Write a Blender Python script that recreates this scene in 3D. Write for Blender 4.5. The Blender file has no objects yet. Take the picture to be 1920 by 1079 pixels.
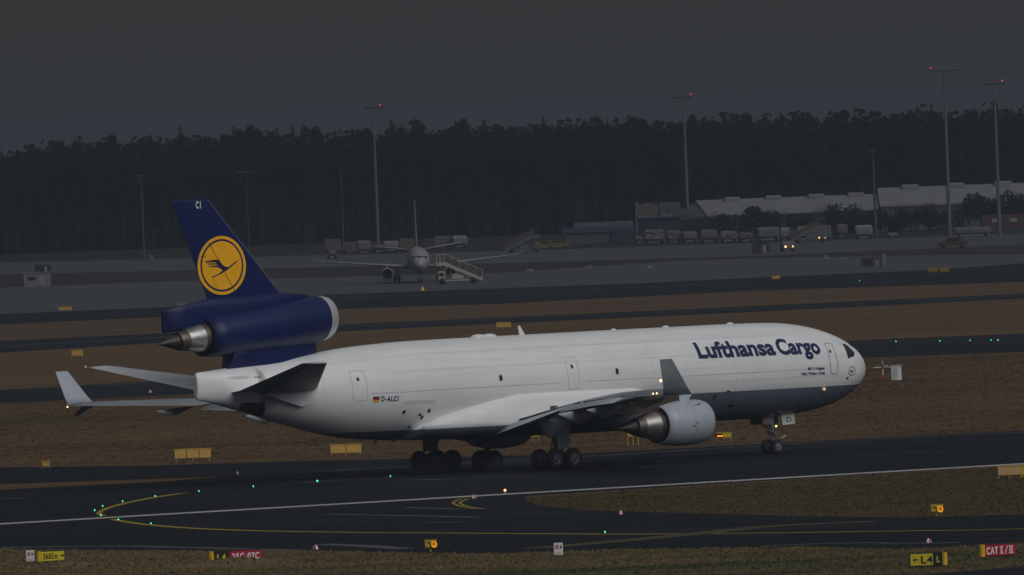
import bpy, bmesh, math, random
HAZE_D, HAZE_G = 0.00018, 0.62
import numpy as np
from math import sin, cos, tan, atan, atan2, radians, degrees, pi, sqrt
from mathutils import Vector, Matrix

random.seed(7)
rng = np.random.default_rng(7)
scene = bpy.context.scene
col = scene.collection

# ------------------------------------------------------------------ camera
FPX, CAM_H, HORIZON, ROLL = 30700.0, 22.7, 206.5, 0.0365
roll = atan(ROLL)
pitch = atan((539.5 - HORIZON) * cos(roll) / FPX)
c_fwd = Vector((0, cos(pitch), -sin(pitch)))
c_r0 = Vector((1, 0, 0)); c_u0 = c_r0.cross(c_fwd)
c_right = c_r0 * cos(roll) - c_u0 * sin(roll)
c_up = c_r0 * sin(roll) + c_u0 * cos(roll)
CAM = Vector((0, 0, CAM_H))
cam_data = bpy.data.cameras.new('camera')
cam = bpy.data.objects.new('camera', cam_data); col.objects.link(cam)
mw = Matrix((c_right, c_up, -c_fwd)).transposed().to_4x4(); mw.translation = CAM
cam.matrix_world = mw
cam_data.sensor_width = 36.0
cam_data.lens = 36.0 * FPX / 1920.0
cam_data.clip_start = 5.0
cam_data.clip_end = 60000.0
scene.camera = cam

# ------------------------------------------------------------------ light
SUN_EL, SUN_AZ = radians(40), radians(-48)      # azimuth of the bright part of the overcast, measured from +x
SUN_DIR = Vector((cos(SUN_EL) * cos(SUN_AZ), cos(SUN_EL) * sin(SUN_AZ), sin(SUN_EL)))
world = bpy.data.worlds.new('World'); scene.world = world; world.use_nodes = True
wn, wl = world.node_tree.nodes, world.node_tree.links
wn.clear()
w_out = wn.new('ShaderNodeOutputWorld'); w_bg = wn.new('ShaderNodeBackground')
w_sky = wn.new('ShaderNodeTexSky'); w_sky.sky_type = 'NISHITA'; w_sky.sun_disc = False
w_sky.sun_elevation = SUN_EL; w_sky.sun_rotation = radians(90) - SUN_AZ
w_sky.dust_density = 4.0; w_sky.altitude = 100
w_hs = wn.new('ShaderNodeHueSaturation'); w_hs.inputs['Saturation'].default_value = 0.12
w_geo = wn.new('ShaderNodeTexCoord'); w_sep = wn.new('ShaderNodeSeparateXYZ')
w_rmp = wn.new('ShaderNodeMapRange'); w_rmp.interpolation_type = 'SMOOTHSTEP'
w_rmp.inputs[1].default_value = 0.0; w_rmp.inputs[2].default_value = 0.9
w_rmp.inputs[3].default_value = 0.0; w_rmp.inputs[4].default_value = 1.0
# heavy rain cloud deck: dull grey at the horizon, about three times brighter overhead
w_deck = wn.new('ShaderNodeMixRGB'); w_deck.inputs[1].default_value = (0.72, 0.755, 0.785, 1); w_deck.inputs[2].default_value = (3.2, 3.4, 3.7, 1)
w_noise = wn.new('ShaderNodeTexNoise'); w_noise.inputs['Scale'].default_value = 3.0; w_noise.inputs['Detail'].default_value = 5
w_nr = wn.new('ShaderNodeMapRange'); w_nr.inputs[3].default_value = 0.88; w_nr.inputs[4].default_value = 1.12
w_mul = wn.new('ShaderNodeMixRGB'); w_mul.blend_type = 'MULTIPLY'; w_mul.inputs[0].default_value = 1.0
w_mix = wn.new('ShaderNodeMixRGB'); w_mix.inputs[0].default_value = 0.985   # almost nothing of the clear sky gets through
wl.new(w_geo.outputs['Generated'], w_sep.inputs[0]); wl.new(w_geo.outputs['Generated'], w_noise.inputs['Vector'])
wl.new(w_sep.outputs['Z'], w_rmp.inputs[0]); wl.new(w_rmp.outputs[0], w_deck.inputs[0])
wl.new(w_noise.outputs['Fac'], w_nr.inputs[0])
wl.new(w_deck.outputs[0], w_mul.inputs[1]); wl.new(w_nr.outputs[0], w_mul.inputs[2])
wl.new(w_sky.outputs[0], w_hs.inputs['Color'])
wl.new(w_hs.outputs[0], w_mix.inputs[1]); wl.new(w_mul.outputs[0], w_mix.inputs[2])
wl.new(w_mix.outputs[0], w_bg.inputs[0]); w_bg.inputs[1].default_value = 0.05
wl.new(w_bg.outputs[0], w_out.inputs[0])

sun_d = bpy.data.lights.new('sun', 'SUN'); sun_d.energy = 1.5; sun_d.angle = radians(55); sun_d.color = (1.0, 0.99, 0.975)
sun = bpy.data.objects.new('sun', sun_d); col.objects.link(sun)
sun.rotation_euler = SUN_DIR.to_track_quat('Z', 'Y').to_euler(); sun.location = (0, 0, 200)

scene.view_settings.view_transform = 'Standard'
scene.view_settings.look = 'None'
scene.view_settings.exposure = 0.0
scene.view_settings.gamma = 1.0
scene.view_settings.use_curve_mapping = False
scene.cycles.use_denoising = True
scene.cycles.max_bounces = 6
scene.cycles.volume_bounces = 0
scene.cycles.filter_width = 1.5
scene.render.film_transparent = False

# ------------------------------------------------------------------ image <-> place
def ray(px, py):
    return c_fwd + c_right * ((px - 960) / FPX) - c_up * ((py - 539.5) / FPX)
def gp(px, py, z=0.0):
    d = ray(px, py); t = (z - CAM_H) / d.z
    return Vector((d.x * t, d.y * t, z))
def at(px, py, Y):
    d = ray(px, py); t = Y / d.y
    return Vector((d.x * t, Y, CAM_H + d.z * t))
def ground_px(px, Y):
    """ground point in picture column px (taken at the ground) at distance Y"""
    py = 500.0
    for _ in range(40):
        p = at(px, py, Y); py += p.z * FPX / Y
    p = at(px, py, Y); return Vector((p.x, p.y, 0))

# ------------------------------------------------------------------ helpers
def link(o, parent=None):
    col.objects.link(o)
    if parent is not None: o.parent = parent
    return o
def tag(o, label=None, cat=None, group=None, kind=None):
    if label: o['label'] = label
    if cat: o['category'] = cat
    if group: o['group'] = group
    if kind: o['kind'] = kind
    return o
def empty(name, loc=(0, 0, 0), rz=0.0, label=None, cat=None, group=None):
    o = bpy.data.objects.new(name, None); o.location = loc; o.rotation_euler = (0, 0, rz)
    o.empty_display_size = 0.5
    link(o); return tag(o, label, cat, group)
def obj(name, me, m, parent=None, smooth=False, loc=None):
    if isinstance(me, bmesh.types.BMesh):
        d = bpy.data.meshes.new(name); me.to_mesh(d); me.free(); me = d
    mats = m if isinstance(m, (list, tuple)) else [m]
    for k in mats: me.materials.append(k)
    if smooth:
        for p in me.polygons: p.use_smooth = True
    o = bpy.data.objects.new(name, me)
    if loc is not None: o.location = loc
    return link(o, parent)
def auto_smooth(o, ang=35):
    me = o.data
    bm = bmesh.new(); bm.from_mesh(me)
    for f in bm.faces: f.smooth = True
    for e in bm.edges:
        if len(e.link_faces) == 2 and e.calc_face_angle(0) > radians(ang): e.smooth = False
    bm.to_mesh(me); bm.free()
def copy_tree(o, parent=None):
    c = o.copy(); link(c)
    if parent is not None:
        c.parent = parent
    for ch in [q for q in col.objects if q.parent == o]:
        copy_tree(ch, c)
    return c

def box(bm, c, s, rz=0.0, mi=0, bev=0.0):
    r = bmesh.ops.create_cube(bm, size=1.0)
    vs = r['verts']
    M = Matrix.Translation(Vector(c)) @ Matrix.Rotation(rz, 4, 'Z') @ Matrix.Diagonal((s[0], s[1], s[2], 1))
    bmesh.ops.transform(bm, matrix=M, verts=vs)
    fs = {f for v in vs for f in v.link_faces}
    for f in fs: f.material_index = mi
    if bev:
        es = {e for v in vs for e in v.link_edges}
        bmesh.ops.bevel(bm, geom=list(es), offset=bev, segments=1, affect='EDGES', material=-1)
    return vs
def bar(bm, a, b, r, n=8, r2=None, mi=0):
    a, b = Vector(a), Vector(b); d = b - a; L = d.length
    if L < 1e-6: return
    q = d.to_track_quat('Z', 'Y').to_matrix().to_4x4()
    res = bmesh.ops.create_cone(bm, cap_ends=True, segments=n, radius1=r, radius2=r if r2 is None else r2, depth=L,
                                matrix=Matrix.Translation((a + b) / 2) @ q)
    for f in {f for v in res['verts'] for f in v.link_faces}: f.material_index = mi
def revolve(bm, prof, axis_o, axis_d, n=40, mi=None, up=Vector((0, 0, 1))):
    """prof: list of (x along axis, radius, material index)"""
    ad = Vector(axis_d).normalized()
    if abs(ad.dot(up)) > .99: up = Vector((0, 1, 0))
    s = ad.cross(up).normalized(); t = s.cross(ad)
    rings = []
    for p in prof:
        o = Vector(axis_o) + ad * p[0]
        if p[1] < 1e-4: rings.append([bm.verts.new(o)])
        else: rings.append([bm.verts.new(o + (s * cos(2*pi*k/n) + t * sin(2*pi*k/n)) * p[1]) for k in range(n)])
    for i in range(len(rings) - 1):
        a, b = rings[i], rings[i + 1]
        for k in range(n):
            k2 = (k + 1) % n
            if len(a) == 1 and len(b) == 1: continue
            if len(a) == 1: f = bm.faces.new((a[0], b[k2], b[k]))
            elif len(b) == 1: f = bm.faces.new((a[k], a[k2], b[0]))
            else: f = bm.faces.new((a[k], a[k2], b[k2], b[k]))
            f.material_index = prof[i][2] if len(prof[i]) > 2 else 0
            f.smooth = True
def loft(bm, rings, cap=True, mi=0, smooth=True):
    vr = [[bm.verts.new(p) for p in r] for r in rings]
    n = len(vr[0])
    for i in range(len(vr) - 1):
        for k in range(n):
            f = bm.faces.new((vr[i][k], vr[i][(k+1) % n], vr[i+1][(k+1) % n], vr[i+1][k])); f.smooth = smooth; f.material_index = mi
    if cap:
        for r in (vr[0][::-1], vr[-1]):
            try:
                f = bm.faces.new(r); f.material_index = mi
            except ValueError: pass
def poly(bm, pts, mi=0):
    f = bm.faces.new([bm.verts.new(p) for p in pts]); f.material_index = mi; return f
def fix(bm):
    bmesh.ops.recalc_face_normals(bm, faces=bm.faces[:])

_text_cache = {}
def text_bm(s, size, offset=0.0, sx=1.0, center=False, shear=0.0, sp=1.0):
    """flat lettering in the xy plane, as a bmesh"""
    cu = bpy.data.curves.new('lettering', 'FONT'); cu.body = s; cu.size = size; cu.offset = offset; cu.resolution_u = 4
    cu.shear = shear; cu.space_character = sp
    if center: cu.align_x = 'CENTER'
    to = bpy.data.objects.new('lettering', cu); col.objects.link(to)
    dg = bpy.context.evaluated_depsgraph_get(); dg.update()
    me = bpy.data.meshes.new_from_object(to.evaluated_get(dg))
    bpy.data.objects.remove(to); bpy.data.curves.remove(cu)
    bm = bmesh.new(); bm.from_mesh(me); bpy.data.meshes.remove(me)
    for v in bm.verts: v.co.x *= sx
    return bm
def grid_cut(bm, step, axes=(0, 1)):
    for ax in axes:
        lo = min(v.co[ax] for v in bm.verts); hi = max(v.co[ax] for v in bm.verts)
        k = math.floor(lo / step) + 1
        while k * step < hi:
            co = [0, 0, 0]; no = [0, 0, 0]; co[ax] = k * step; no[ax] = 1
            bmesh.ops.bisect_plane(bm, geom=bm.verts[:] + bm.edges[:] + bm.faces[:], plane_co=co, plane_no=no)
            k += 1
def bounds(bm, ax):
    c = [v.co[ax] for v in bm.verts]; return min(c), max(c)

# ------------------------------------------------------------------ materials
def mat(name, c, rough=0.6, metal=0.0, var=0.12, scale=2.0, bump=0.0, bscale=None, spec=0.5, coords='Object', stretch=(1,1,1), coat=0.0, detail=6, c2=None):
    m = bpy.data.materials.new(name); m.use_nodes = True
    n, l = m.node_tree.nodes, m.node_tree.links
    b = n['Principled BSDF']
    b.inputs['Roughness'].default_value = rough; b.inputs['Metallic'].default_value = metal
    b.inputs['Specular IOR Level'].default_value = spec
    b.inputs['Coat Weight'].default_value = coat
    b.inputs['Coat Roughness'].default_value = 0.32
    tc = n.new('ShaderNodeTexCoord'); mp = n.new('ShaderNodeMapping'); mp.inputs['Scale'].default_value = stretch
    l.new(tc.outputs[coords], mp.inputs[0])
    nz = n.new('ShaderNodeTexNoise'); nz.inputs['Scale'].default_value = scale; nz.inputs['Detail'].default_value = detail
    l.new(mp.outputs[0], nz.inputs['Vector'])
    rp = n.new('ShaderNodeMapRange'); rp.inputs[1].default_value = 0.3; rp.inputs[2].default_value = 0.7
    l.new(nz.outputs['Fac'], rp.inputs[0])
    mx = n.new('ShaderNodeMixRGB')
    a = [x * (1 - var) for x in c]; d = c2 if c2 else [min(1, x * (1 + var)) for x in c]
    mx.inputs[1].default_value = (*a, 1); mx.inputs[2].default_value = (*d, 1)
    l.new(rp.outputs[0], mx.inputs[0]); l.new(mx.outputs[0], b.inputs['Base Color'])
    if bump:
        bn = n.new('ShaderNodeTexNoise'); bn.inputs['Scale'].default_value = bscale or scale * 6; bn.inputs['Detail'].default_value = 4
        l.new(mp.outputs[0], bn.inputs['Vector'])
        bp = n.new('ShaderNodeBump'); bp.inputs['Strength'].default_value = bump; bp.inputs['Distance'].default_value = 0.05
        l.new(bn.outputs['Fac'], bp.inputs['Height']); l.new(bp.outputs[0], b.inputs['Normal'])
    return m
def glow(name, c, strength):
    m = bpy.data.materials.new(name); m.use_nodes = True
    b = m.node_tree.nodes['Principled BSDF']
    b.inputs['Base Color'].default_value = (*[min(1, x) for x in c], 1)
    b.inputs['Emission Color'].default_value = (*c, 1); b.inputs['Emission Strength'].default_value = strength
    return m

def ground_mat(name, c1, c2, c3, big=0.012, small=0.25, rough=1.0, spec=0.15, stretch=(.35, 1, 1), fine=3.0):
    """two scales of patches between three tones plus fine speckle"""
    m = bpy.data.materials.new(name); m.use_nodes = True
    n, l = m.node_tree.nodes, m.node_tree.links
    b = n['Principled BSDF']; b.inputs['Roughness'].default_value = rough; b.inputs['Specular IOR Level'].default_value = spec
    g = n.new('ShaderNodeNewGeometry'); mp = n.new('ShaderNodeMapping'); mp.inputs['Scale'].default_value = stretch
    mp.inputs['Rotation'].default_value = (0, 0, -radians(43.8))
    l.new(g.outputs['Position'], mp.inputs[0])
    def nz(s, d, lo, hi):
        t = n.new('ShaderNodeTexNoise'); t.inputs['Scale'].default_value = s; t.inputs['Detail'].default_value = d
        l.new(mp.outputs[0], t.inputs['Vector'])
        r = n.new('ShaderNodeMapRange'); r.inputs[1].default_value = lo; r.inputs[2].default_value = hi
        l.new(t.outputs['Fac'], r.inputs[0]); return r.outputs[0]
    f1, f2, f3 = nz(big, 6, .38, .62), nz(small, 5, .35, .68), nz(fine, 3, .3, .7)
    x1 = n.new('ShaderNodeMixRGB'); x1.inputs[1].default_value = (*c1, 1); x1.inputs[2].default_value = (*c2, 1); l.new(f1, x1.inputs[0])
    x2 = n.new('ShaderNodeMixRGB'); x2.inputs[2].default_value = (*c3, 1); l.new(x1.outputs[0], x2.inputs[1])
    k = n.new('ShaderNodeMath'); k.operation = 'MULTIPLY'; k.inputs[1].default_value = 0.7; l.new(f2, k.inputs[0]); l.new(k.outputs[0], x2.inputs[0])
    x3 = n.new('ShaderNodeMixRGB'); x3.blend_type = 'MULTIPLY'; x3.inputs[0].default_value = 1.0
    k3 = n.new('ShaderNodeMapRange'); k3.inputs[3].default_value = 0.78; k3.inputs[4].default_value = 1.22; l.new(f3, k3.inputs[0])
    l.new(x2.outputs[0], x3.inputs[1]); l.new(k3.outputs[0], x3.inputs[2]); l.new(x3.outputs[0], b.inputs['Base Color'])
    return m

M = {}
GR = dict(big=0.02, small=0.15, fine=1.5)
M['grass_far'] = ground_mat('dry winter grass far', (.100, .058, .030), (.064, .043, .027), (.128, .080, .038), **GR)
M['grass_mid'] = ground_mat('dry winter grass mid', (.112, .062, .029), (.068, .044, .025), (.140, .090, .038), **GR)
M['grass_near'] = ground_mat('patchy winter turf near', (.125, .090, .038), (.050, .058, .020), (.180, .128, .066), **GR)
M['grass_wedge'] = ground_mat('patchy winter turf island', (.066, .054, .022), (.082, .048, .028), (.098, .074, .032), **GR)
M['asphalt'] = ground_mat('wet runway asphalt', (.0085, .0105, .0145), (.0165, .0185, .023), (.0055, .007, .0105), big=0.05, small=0.12, fine=1.0, rough=.8, spec=.07, stretch=(.25, 2, 1))
M['asphalt_tw'] = ground_mat('wet taxiway asphalt', (.013, .0155, .021), (.018, .0205, .026), (.010, .0125, .017), big=0.03, small=0.1, fine=1.0, rough=.8, spec=.07, stretch=(.4, 1.5, 1))
M['concrete'] = ground_mat('damp apron concrete', (.066, .070, .078), (.078, .080, .086), (.058, .062, .070), big=0.02, small=0.1, rough=.8, spec=.2)
M['paint_white'] = ground_mat('worn white runway paint', (.50, .48, .46), (.42, .41, .40), (.30, .29, .28), small=.4, fine=4)
M['paint_sheen_faint'] = ground_mat('faded pale paint and wet sheen', (.11, .115, .12), (.09, .095, .10), (.05, .053, .06), small=.3, fine=4)  # worn markings, and the painted wet sheen strips
M['paint_yellow'] = ground_mat('worn yellow paint', (.36, .27, .03), (.30, .23, .03), (.20, .16, .03), small=.4, fine=4)
M['paint_yellow_faint'] = ground_mat('rubbed yellow paint', (.085, .078, .035), (.065, .062, .035), (.04, .042, .03), small=.3, fine=4)
M['skid'] = ground_mat('tyre rubber streak', (.011, .012, .015), (.014, .015, .018), (.010, .011, .013))

M['black'] = mat('black rubber', (.012, .012, .013), .8, bump=.1)
M['dark'] = mat('dark recess', (.01, .01, .012), .9)
M['steel'] = mat('bare steel', (.42, .41, .40), .35, .9, var=.2, scale=1.2, stretch=(1, 4, 4))
M['hot'] = mat('heat stained steel', (.15, .12, .10), .45, .8, var=.3, scale=3)
M['plug'] = mat('sooty exhaust plug', (.075, .06, .052), .5, .7, var=.3, scale=3)
M['navy'] = mat('navy tail paint', (.0015, .0090, .080), .40, 0, var=.14, scale=.5, spec=.35)
M['orange'] = mat('orange yellow livery paint', (.95, .46, .003), .4, var=.04)
M['nacelle'] = mat('pale blue grey nacelle paint', (.40, .44, .50), .38, var=.06, scale=1.2, coat=.1)
M['lipring'] = mat('polished inlet lip', (.62, .64, .67), .35, .5, var=.08)
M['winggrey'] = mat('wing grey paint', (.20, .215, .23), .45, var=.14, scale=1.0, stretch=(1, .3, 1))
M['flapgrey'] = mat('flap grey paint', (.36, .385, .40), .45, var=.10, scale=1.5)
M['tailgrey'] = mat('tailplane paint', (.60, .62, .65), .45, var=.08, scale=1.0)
M['wingdark'] = mat('dark grey and underside shade', (.20, .21, .23), .5, var=.2, scale=.8)  # shade painted under wings and flaps; also plain dark parts
M['wingletout'] = mat('outboard winglet grey', (.13, .145, .15), .45, var=.12, scale=1.0)
M['line'] = mat('panel joint', (.44, .45, .46), .7)
M['lineblue'] = mat('door outline', (.16, .18, .22), .6)
M['glass'] = mat('cockpit glass', (.02, .02, .025), .12, spec=.6)
M['letter'] = mat('navy lettering', (.006, .009, .07), .4)
M['strut'] = mat('gear strut grey', (.16, .17, .19), .4, .3, var=.2, scale=4)
M['red'] = mat('red paint', (.42, .02, .02), .5)
M['signred'] = mat('sign face red', (.36, .008, .03), .45, var=.05)
M['signyellow'] = mat('sign face yellow', (.60, .50, .015), .45, var=.05)
M['signblack'] = mat('sign face black', (.008, .008, .008), .5)
M['capyellow'] = mat('sign end cap yellow', (.62, .40, .01), .5)
M['white'] = mat('white paint', (.72, .72, .72), .5, var=.08)
M['offwhite'] = mat('dull white panels', (.50, .50, .50), .6, var=.15)
M['board'] = mat('plain timber sign back', (.50, .31, .13), .7, var=.12, scale=1.5)
M['lamp_orange'] = glow('amber lamp', (1.0, .28, .02), 2.2)
M['lamp_red'] = glow('red obstruction lamp', (1.0, .03, .03), 2.5)
M['lamp_green'] = glow('green inset lamp', (.05, 1.0, .30), 2.2)
M['lamp_warm'] = glow('warm white lamp', (1.0, .62, .30), 3.0)
M['lamp_head'] = glow('headlight', (1.0, .50, .16), 3.0)

def fuselage_paint():
    m = mat('white fuselage paint', (.80, .81, .82), .42, var=.03, scale=.5, coat=.08)
    n, l = m.node_tree.nodes, m.node_tree.links
    b = n['Principled BSDF']; base = b.inputs['Base Color'].links[0].from_socket
    tc = n.new('ShaderNodeTexCoord'); sp = n.new('ShaderNodeSeparateXYZ'); l.new(tc.outputs['Object'], sp.inputs[0])
    # rows of dirt streaks along the body
    mp = n.new('ShaderNodeMapping'); mp.inputs['Scale'].default_value = (.10, 1, 2.6); l.new(tc.outputs['Object'], mp.inputs[0])
    nz = n.new('ShaderNodeTexNoise'); nz.inputs['Scale'].default_value = 1.3; nz.inputs['Detail'].default_value = 8; l.new(mp.outputs[0], nz.inputs['Vector'])
    r = n.new('ShaderNodeMapRange'); r.inputs[1].default_value = .35; r.inputs[2].default_value = .7; r.inputs[3].default_value = 1.0; r.inputs[4].default_value = .90
    l.new(nz.outputs['Fac'], r.inputs[0])
    mu = n.new('ShaderNodeMixRGB'); mu.blend_type = 'MULTIPLY'; mu.inputs[0].default_value = 1; l.new(base, mu.inputs[1]); l.new(r.outputs[0], mu.inputs[2])
    # grey belly: below z = 2.9 aft of the wing, below z = 4.25 ahead of it
    zr = n.new('ShaderNodeMapRange'); zr.inputs[1].default_value = 6; zr.inputs[2].default_value = 15; zr.inputs[3].default_value = 2.9; zr.inputs[4].default_value = 4.24
    l.new(sp.outputs['X'], zr.inputs[0])
    lt = n.new('ShaderNodeMath'); lt.operation = 'LESS_THAN'; l.new(sp.outputs['Z'], lt.inputs[0]); l.new(zr.outputs[0], lt.inputs[1])
    gx = n.new('ShaderNodeMath'); gx.operation = 'GREATER_THAN'; gx.inputs[1].default_value = -18.0; l.new(sp.outputs['X'], gx.inputs[0])
    an = n.new('ShaderNodeMath'); an.operation = 'MULTIPLY'; l.new(lt.outputs[0], an.inputs[0]); l.new(gx.outputs[0], an.inputs[1])
    mx = n.new('ShaderNodeMixRGB'); mx.inputs[2].default_value = (.125, .148, .19, 1); l.new(an.outputs[0], mx.inputs[0]); l.new(mu.outputs[0], mx.inputs[1])
    last = mx.outputs[0]
    # soot: behind the trim opening, along the auxiliary exhaust, and around the wing root
    for (cx, cz, ax, az, k_, c_) in ((-20.35, 6.0, .42, 1.5, .75, (.07, .06, .05)), (-21.9, 6.68, 1.1, .16, .55, (.22, .18, .12)), (-20.0, 5.0, .9, .5, .5, (.10, .09, .08)), (-8.2, 3.6, .5, .3, .2, (.3, .28, .25)), (-3.4, 2.9, 1.2, .25, .35, (.16, .15, .14)), (12.5, 4.6, 2.6, .5, .18, (.3, .29, .27))):
        sx_ = n.new('ShaderNodeMath'); sx_.operation = 'SUBTRACT'; sx_.inputs[1].default_value = cx; l.new(sp.outputs['X'], sx_.inputs[0])
        sz_ = n.new('ShaderNodeMath'); sz_.operation = 'SUBTRACT'; sz_.inputs[1].default_value = cz; l.new(sp.outputs['Z'], sz_.inputs[0])
        qx = n.new('ShaderNodeMath'); qx.operation = 'DIVIDE'; qx.inputs[1].default_value = ax; l.new(sx_.outputs[0], qx.inputs[0])
        qz = n.new('ShaderNodeMath'); qz.operation = 'DIVIDE'; qz.inputs[1].default_value = az; l.new(sz_.outputs[0], qz.inputs[0])
        px_ = n.new('ShaderNodeMath'); px_.operation = 'MULTIPLY'; l.new(qx.outputs[0], px_.inputs[0]); l.new(qx.outputs[0], px_.inputs[1])
        pz_ = n.new('ShaderNodeMath'); pz_.operation = 'MULTIPLY_ADD'; l.new(qz.outputs[0], pz_.inputs[0]); l.new(qz.outputs[0], pz_.inputs[1]); l.new(px_.outputs[0], pz_.inputs[2])
        fr = n.new('ShaderNodeMapRange'); fr.interpolation_type = 'SMOOTHSTEP'; fr.inputs[1].default_value = 0; fr.inputs[2].default_value = 1; fr.inputs[3].default_value = k_; fr.inputs[4].default_value = 0
        l.new(pz_.outputs[0], fr.inputs[0])
        fm = n.new('ShaderNodeMath'); fm.operation = 'MULTIPLY'; l.new(fr.outputs[0], fm.inputs[0]); l.new(nz.outputs['Fac'], fm.inputs[1])
        f2_ = n.new('ShaderNodeMath'); f2_.operation = 'MULTIPLY'; f2_.inputs[1].default_value = 1.8; f2_.use_clamp = True; l.new(fm.outputs[0], f2_.inputs[0])
        ms = n.new('ShaderNodeMixRGB'); ms.inputs[2].default_value = (*c_, 1); l.new(f2_.outputs[0], ms.inputs[0]); l.new(last, ms.inputs[1]); last = ms.outputs[0]
    l.new(last, b.inputs['Base Color'])
    return m
M['fuse'] = fuselage_paint()

# ================================================================== GROUND
RUN = radians(43.8)                       # heading of the runway and of the jet
JET_O = gp(914.5, 883)                    # ground point under the jet's centre gear

def sheet(name, pts, m, z, n_sub=0):
    bm = bmesh.new(); f = poly(bm, [Vector((p[0], p[1], z)) for p in pts])
    if f.normal.z < 0: pass
    f.normal_update()
    if f.normal.z < 0: f.normal_flip()
    bmesh.ops.triangulate(bm, faces=bm.faces[:])
    return tag(obj(name, bm, m), kind='structure')
def px_sheet(name, pix, m, z):
    return sheet(name, [gp(x, y) for x, y in pix], m, z)
def extend(p, q, s):
    """point beyond q on the line p-q, s times the distance"""
    return (q[0] + (q[0]-p[0])*s, q[1] + (q[1]-p[1])*s)

sheet('ground', [(-9000, -400), (9000, -400), (9000, 12000), (-9000, 12000)], M['grass_mid'], 0.0)
# far side, from the forest towards the camera.  Edges run on beyond the frame.
px_sheet('far_apron', [(-1400, 522), (0, 493), (940, 472), (1460, 455), (1920, 438), (3300, 395), (3300, 408), (1920, 459), (1440, 479), (940, 494), (0, 515), (-1400, 545)], M['concrete'], .004)
px_sheet('apron', [(-900, 568), (0, 540), (350, 527), (940, 512), (1265, 490), (1440, 484), (1920, 477), (2900, 455),
                   (2900, 455.5), (1920, 494), (1761, 506), (1400, 522), (1211, 531), (1018, 538), (620, 553), (300, 577), (0, 589), (-900, 625)], M['concrete'], .004)
px_sheet('taxiway_far', [(-900, 625), (0, 589), (300, 577), (620, 553), (1018, 538), (1211, 531), (1400, 522), (1761, 506), (1920, 494), (2900, 447),
                         (2900, 480), (1920, 529), (1400, 546), (940, 570), (637, 580), (300, 595), (0, 609), (-900, 645)], M['asphalt_tw'], .008)
px_sheet('grass_strip_far', [(-900, 645), (0, 609), (300, 595), (637, 580), (940, 570), (1400, 546), (1920, 529), (2900, 480),
                         (2900, 505), (1920, 551), (1400, 575), (940, 596), (637, 609), (0, 640), (-900, 690)], M['grass_far'], .004)
px_sheet('taxiway_middle', [(-900, 690), (0, 640), (637, 609), (940, 596), (1400, 575), (1920, 551), (2900, 505),
                         (2900, 512), (1920, 560), (1400, 586), (940, 607), (637, 622), (0, 662), (-900, 712)], M['asphalt_tw'], .008)
px_sheet('taxiway_near', [(-900, 782), (0, 731), (363, 711), (1600, 639), (1920, 626), (2900, 575),
                         (2900, 608), (1920, 660), (1630, 671), (1000, 705), (363, 739), (0, 757), (-900, 808)], M['asphalt_tw'], .008)
# the runway with its shoulders
px_sheet('runway', [(-1200, 940), (0, 877), (300, 873), (560, 865), (765, 861), (1095, 850.5), (1516, 828), (1920, 808), (3000, 752),
                    (3000, 810), (1920, 871), (985, 931), (985, 938), (1010, 948), (1100, 957), (1300, 963), (1500, 968), (1700, 971), (1920, 965), (3000, 930),
                    (3000, 985), (1920, 1021), (1840, 1023), (1770, 1029), (1675, 1031), (1504, 1027), (1160, 1032), (900, 1040), (600, 1035), (200, 1034), (0, 1031), (-1200, 1070)], M['asphalt'], .004)
px_sheet('grass_sliver', [(-300, 925), (0, 909), (300, 898), (470, 890), (300, 904), (0, 919), (-300, 935)], M['grass_mid'], .012)
px_sheet('taxiway_corner', [(1690, 1086), (1750, 1076), (1830, 1070), (1920, 1063), (2500, 1020), (2500, 1130), (1690, 1130)], M['asphalt'], .006)

def stripe(name, pix, w, m, z, parent=None):
    """painted line of real width w through picture points that lie on the ground; w may be a list"""
    P = [gp(x, y) for x, y in pix]
    bm = bmesh.new(); L, R_ = [], []
    for i, p in enumerate(P):
        a = P[max(0, i-1)]; b = P[min(len(P)-1, i+1)]
        d = (b - a).normalized(); nrm = Vector((-d.y, d.x, 0))
        ww = w[i] if isinstance(w, (list, tuple)) else w
        L.append(bm.verts.new(Vector((p.x, p.y, z)) + nrm * ww / 2)); R_.append(bm.verts.new(Vector((p.x, p.y, z)) - nrm * ww / 2))
    for i in range(len(P) - 1):
        bm.faces.new((R_[i], R_[i+1], L[i+1], L[i]))
    return tag(obj(name, bm, m), kind='structure')
def spline(pts, n=12):
    out = []
    for i in range(len(pts) - 1):
        p0 = pts[max(0, i-1)]; p1 = pts[i]; p2 = pts[i+1]; p3 = pts[min(len(pts)-1, i+2)]
        for k in range(n):
            t = k / n
            out.append(tuple(0.5*((2*p1[j]) + (-p0[j]+p2[j])*t + (2*p0[j]-5*p1[j]+4*p2[j]-p3[j])*t*t + (-p0[j]+3*p1[j]-3*p2[j]+p3[j])*t**3) for j in (0, 1)))
    out.append(pts[-1]); return out
stripe('runway_edge_line', [(-900, 1036), (0, 983), (960, 926.5), (1920, 870), (2900, 812)], 2.3, M['paint_white'], .010)
stripe('runway_far_edge_line', [(467, 893), (693, 879), (1095, 856.5), (1516, 831), (1920, 811), (2900, 757)], 1.1, M['paint_sheen_faint'], .010)
stripe('faded_line', [(-200, 944), (0, 936), (50, 934.5)], 1.2, M['paint_sheen_faint'], .010)
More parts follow.
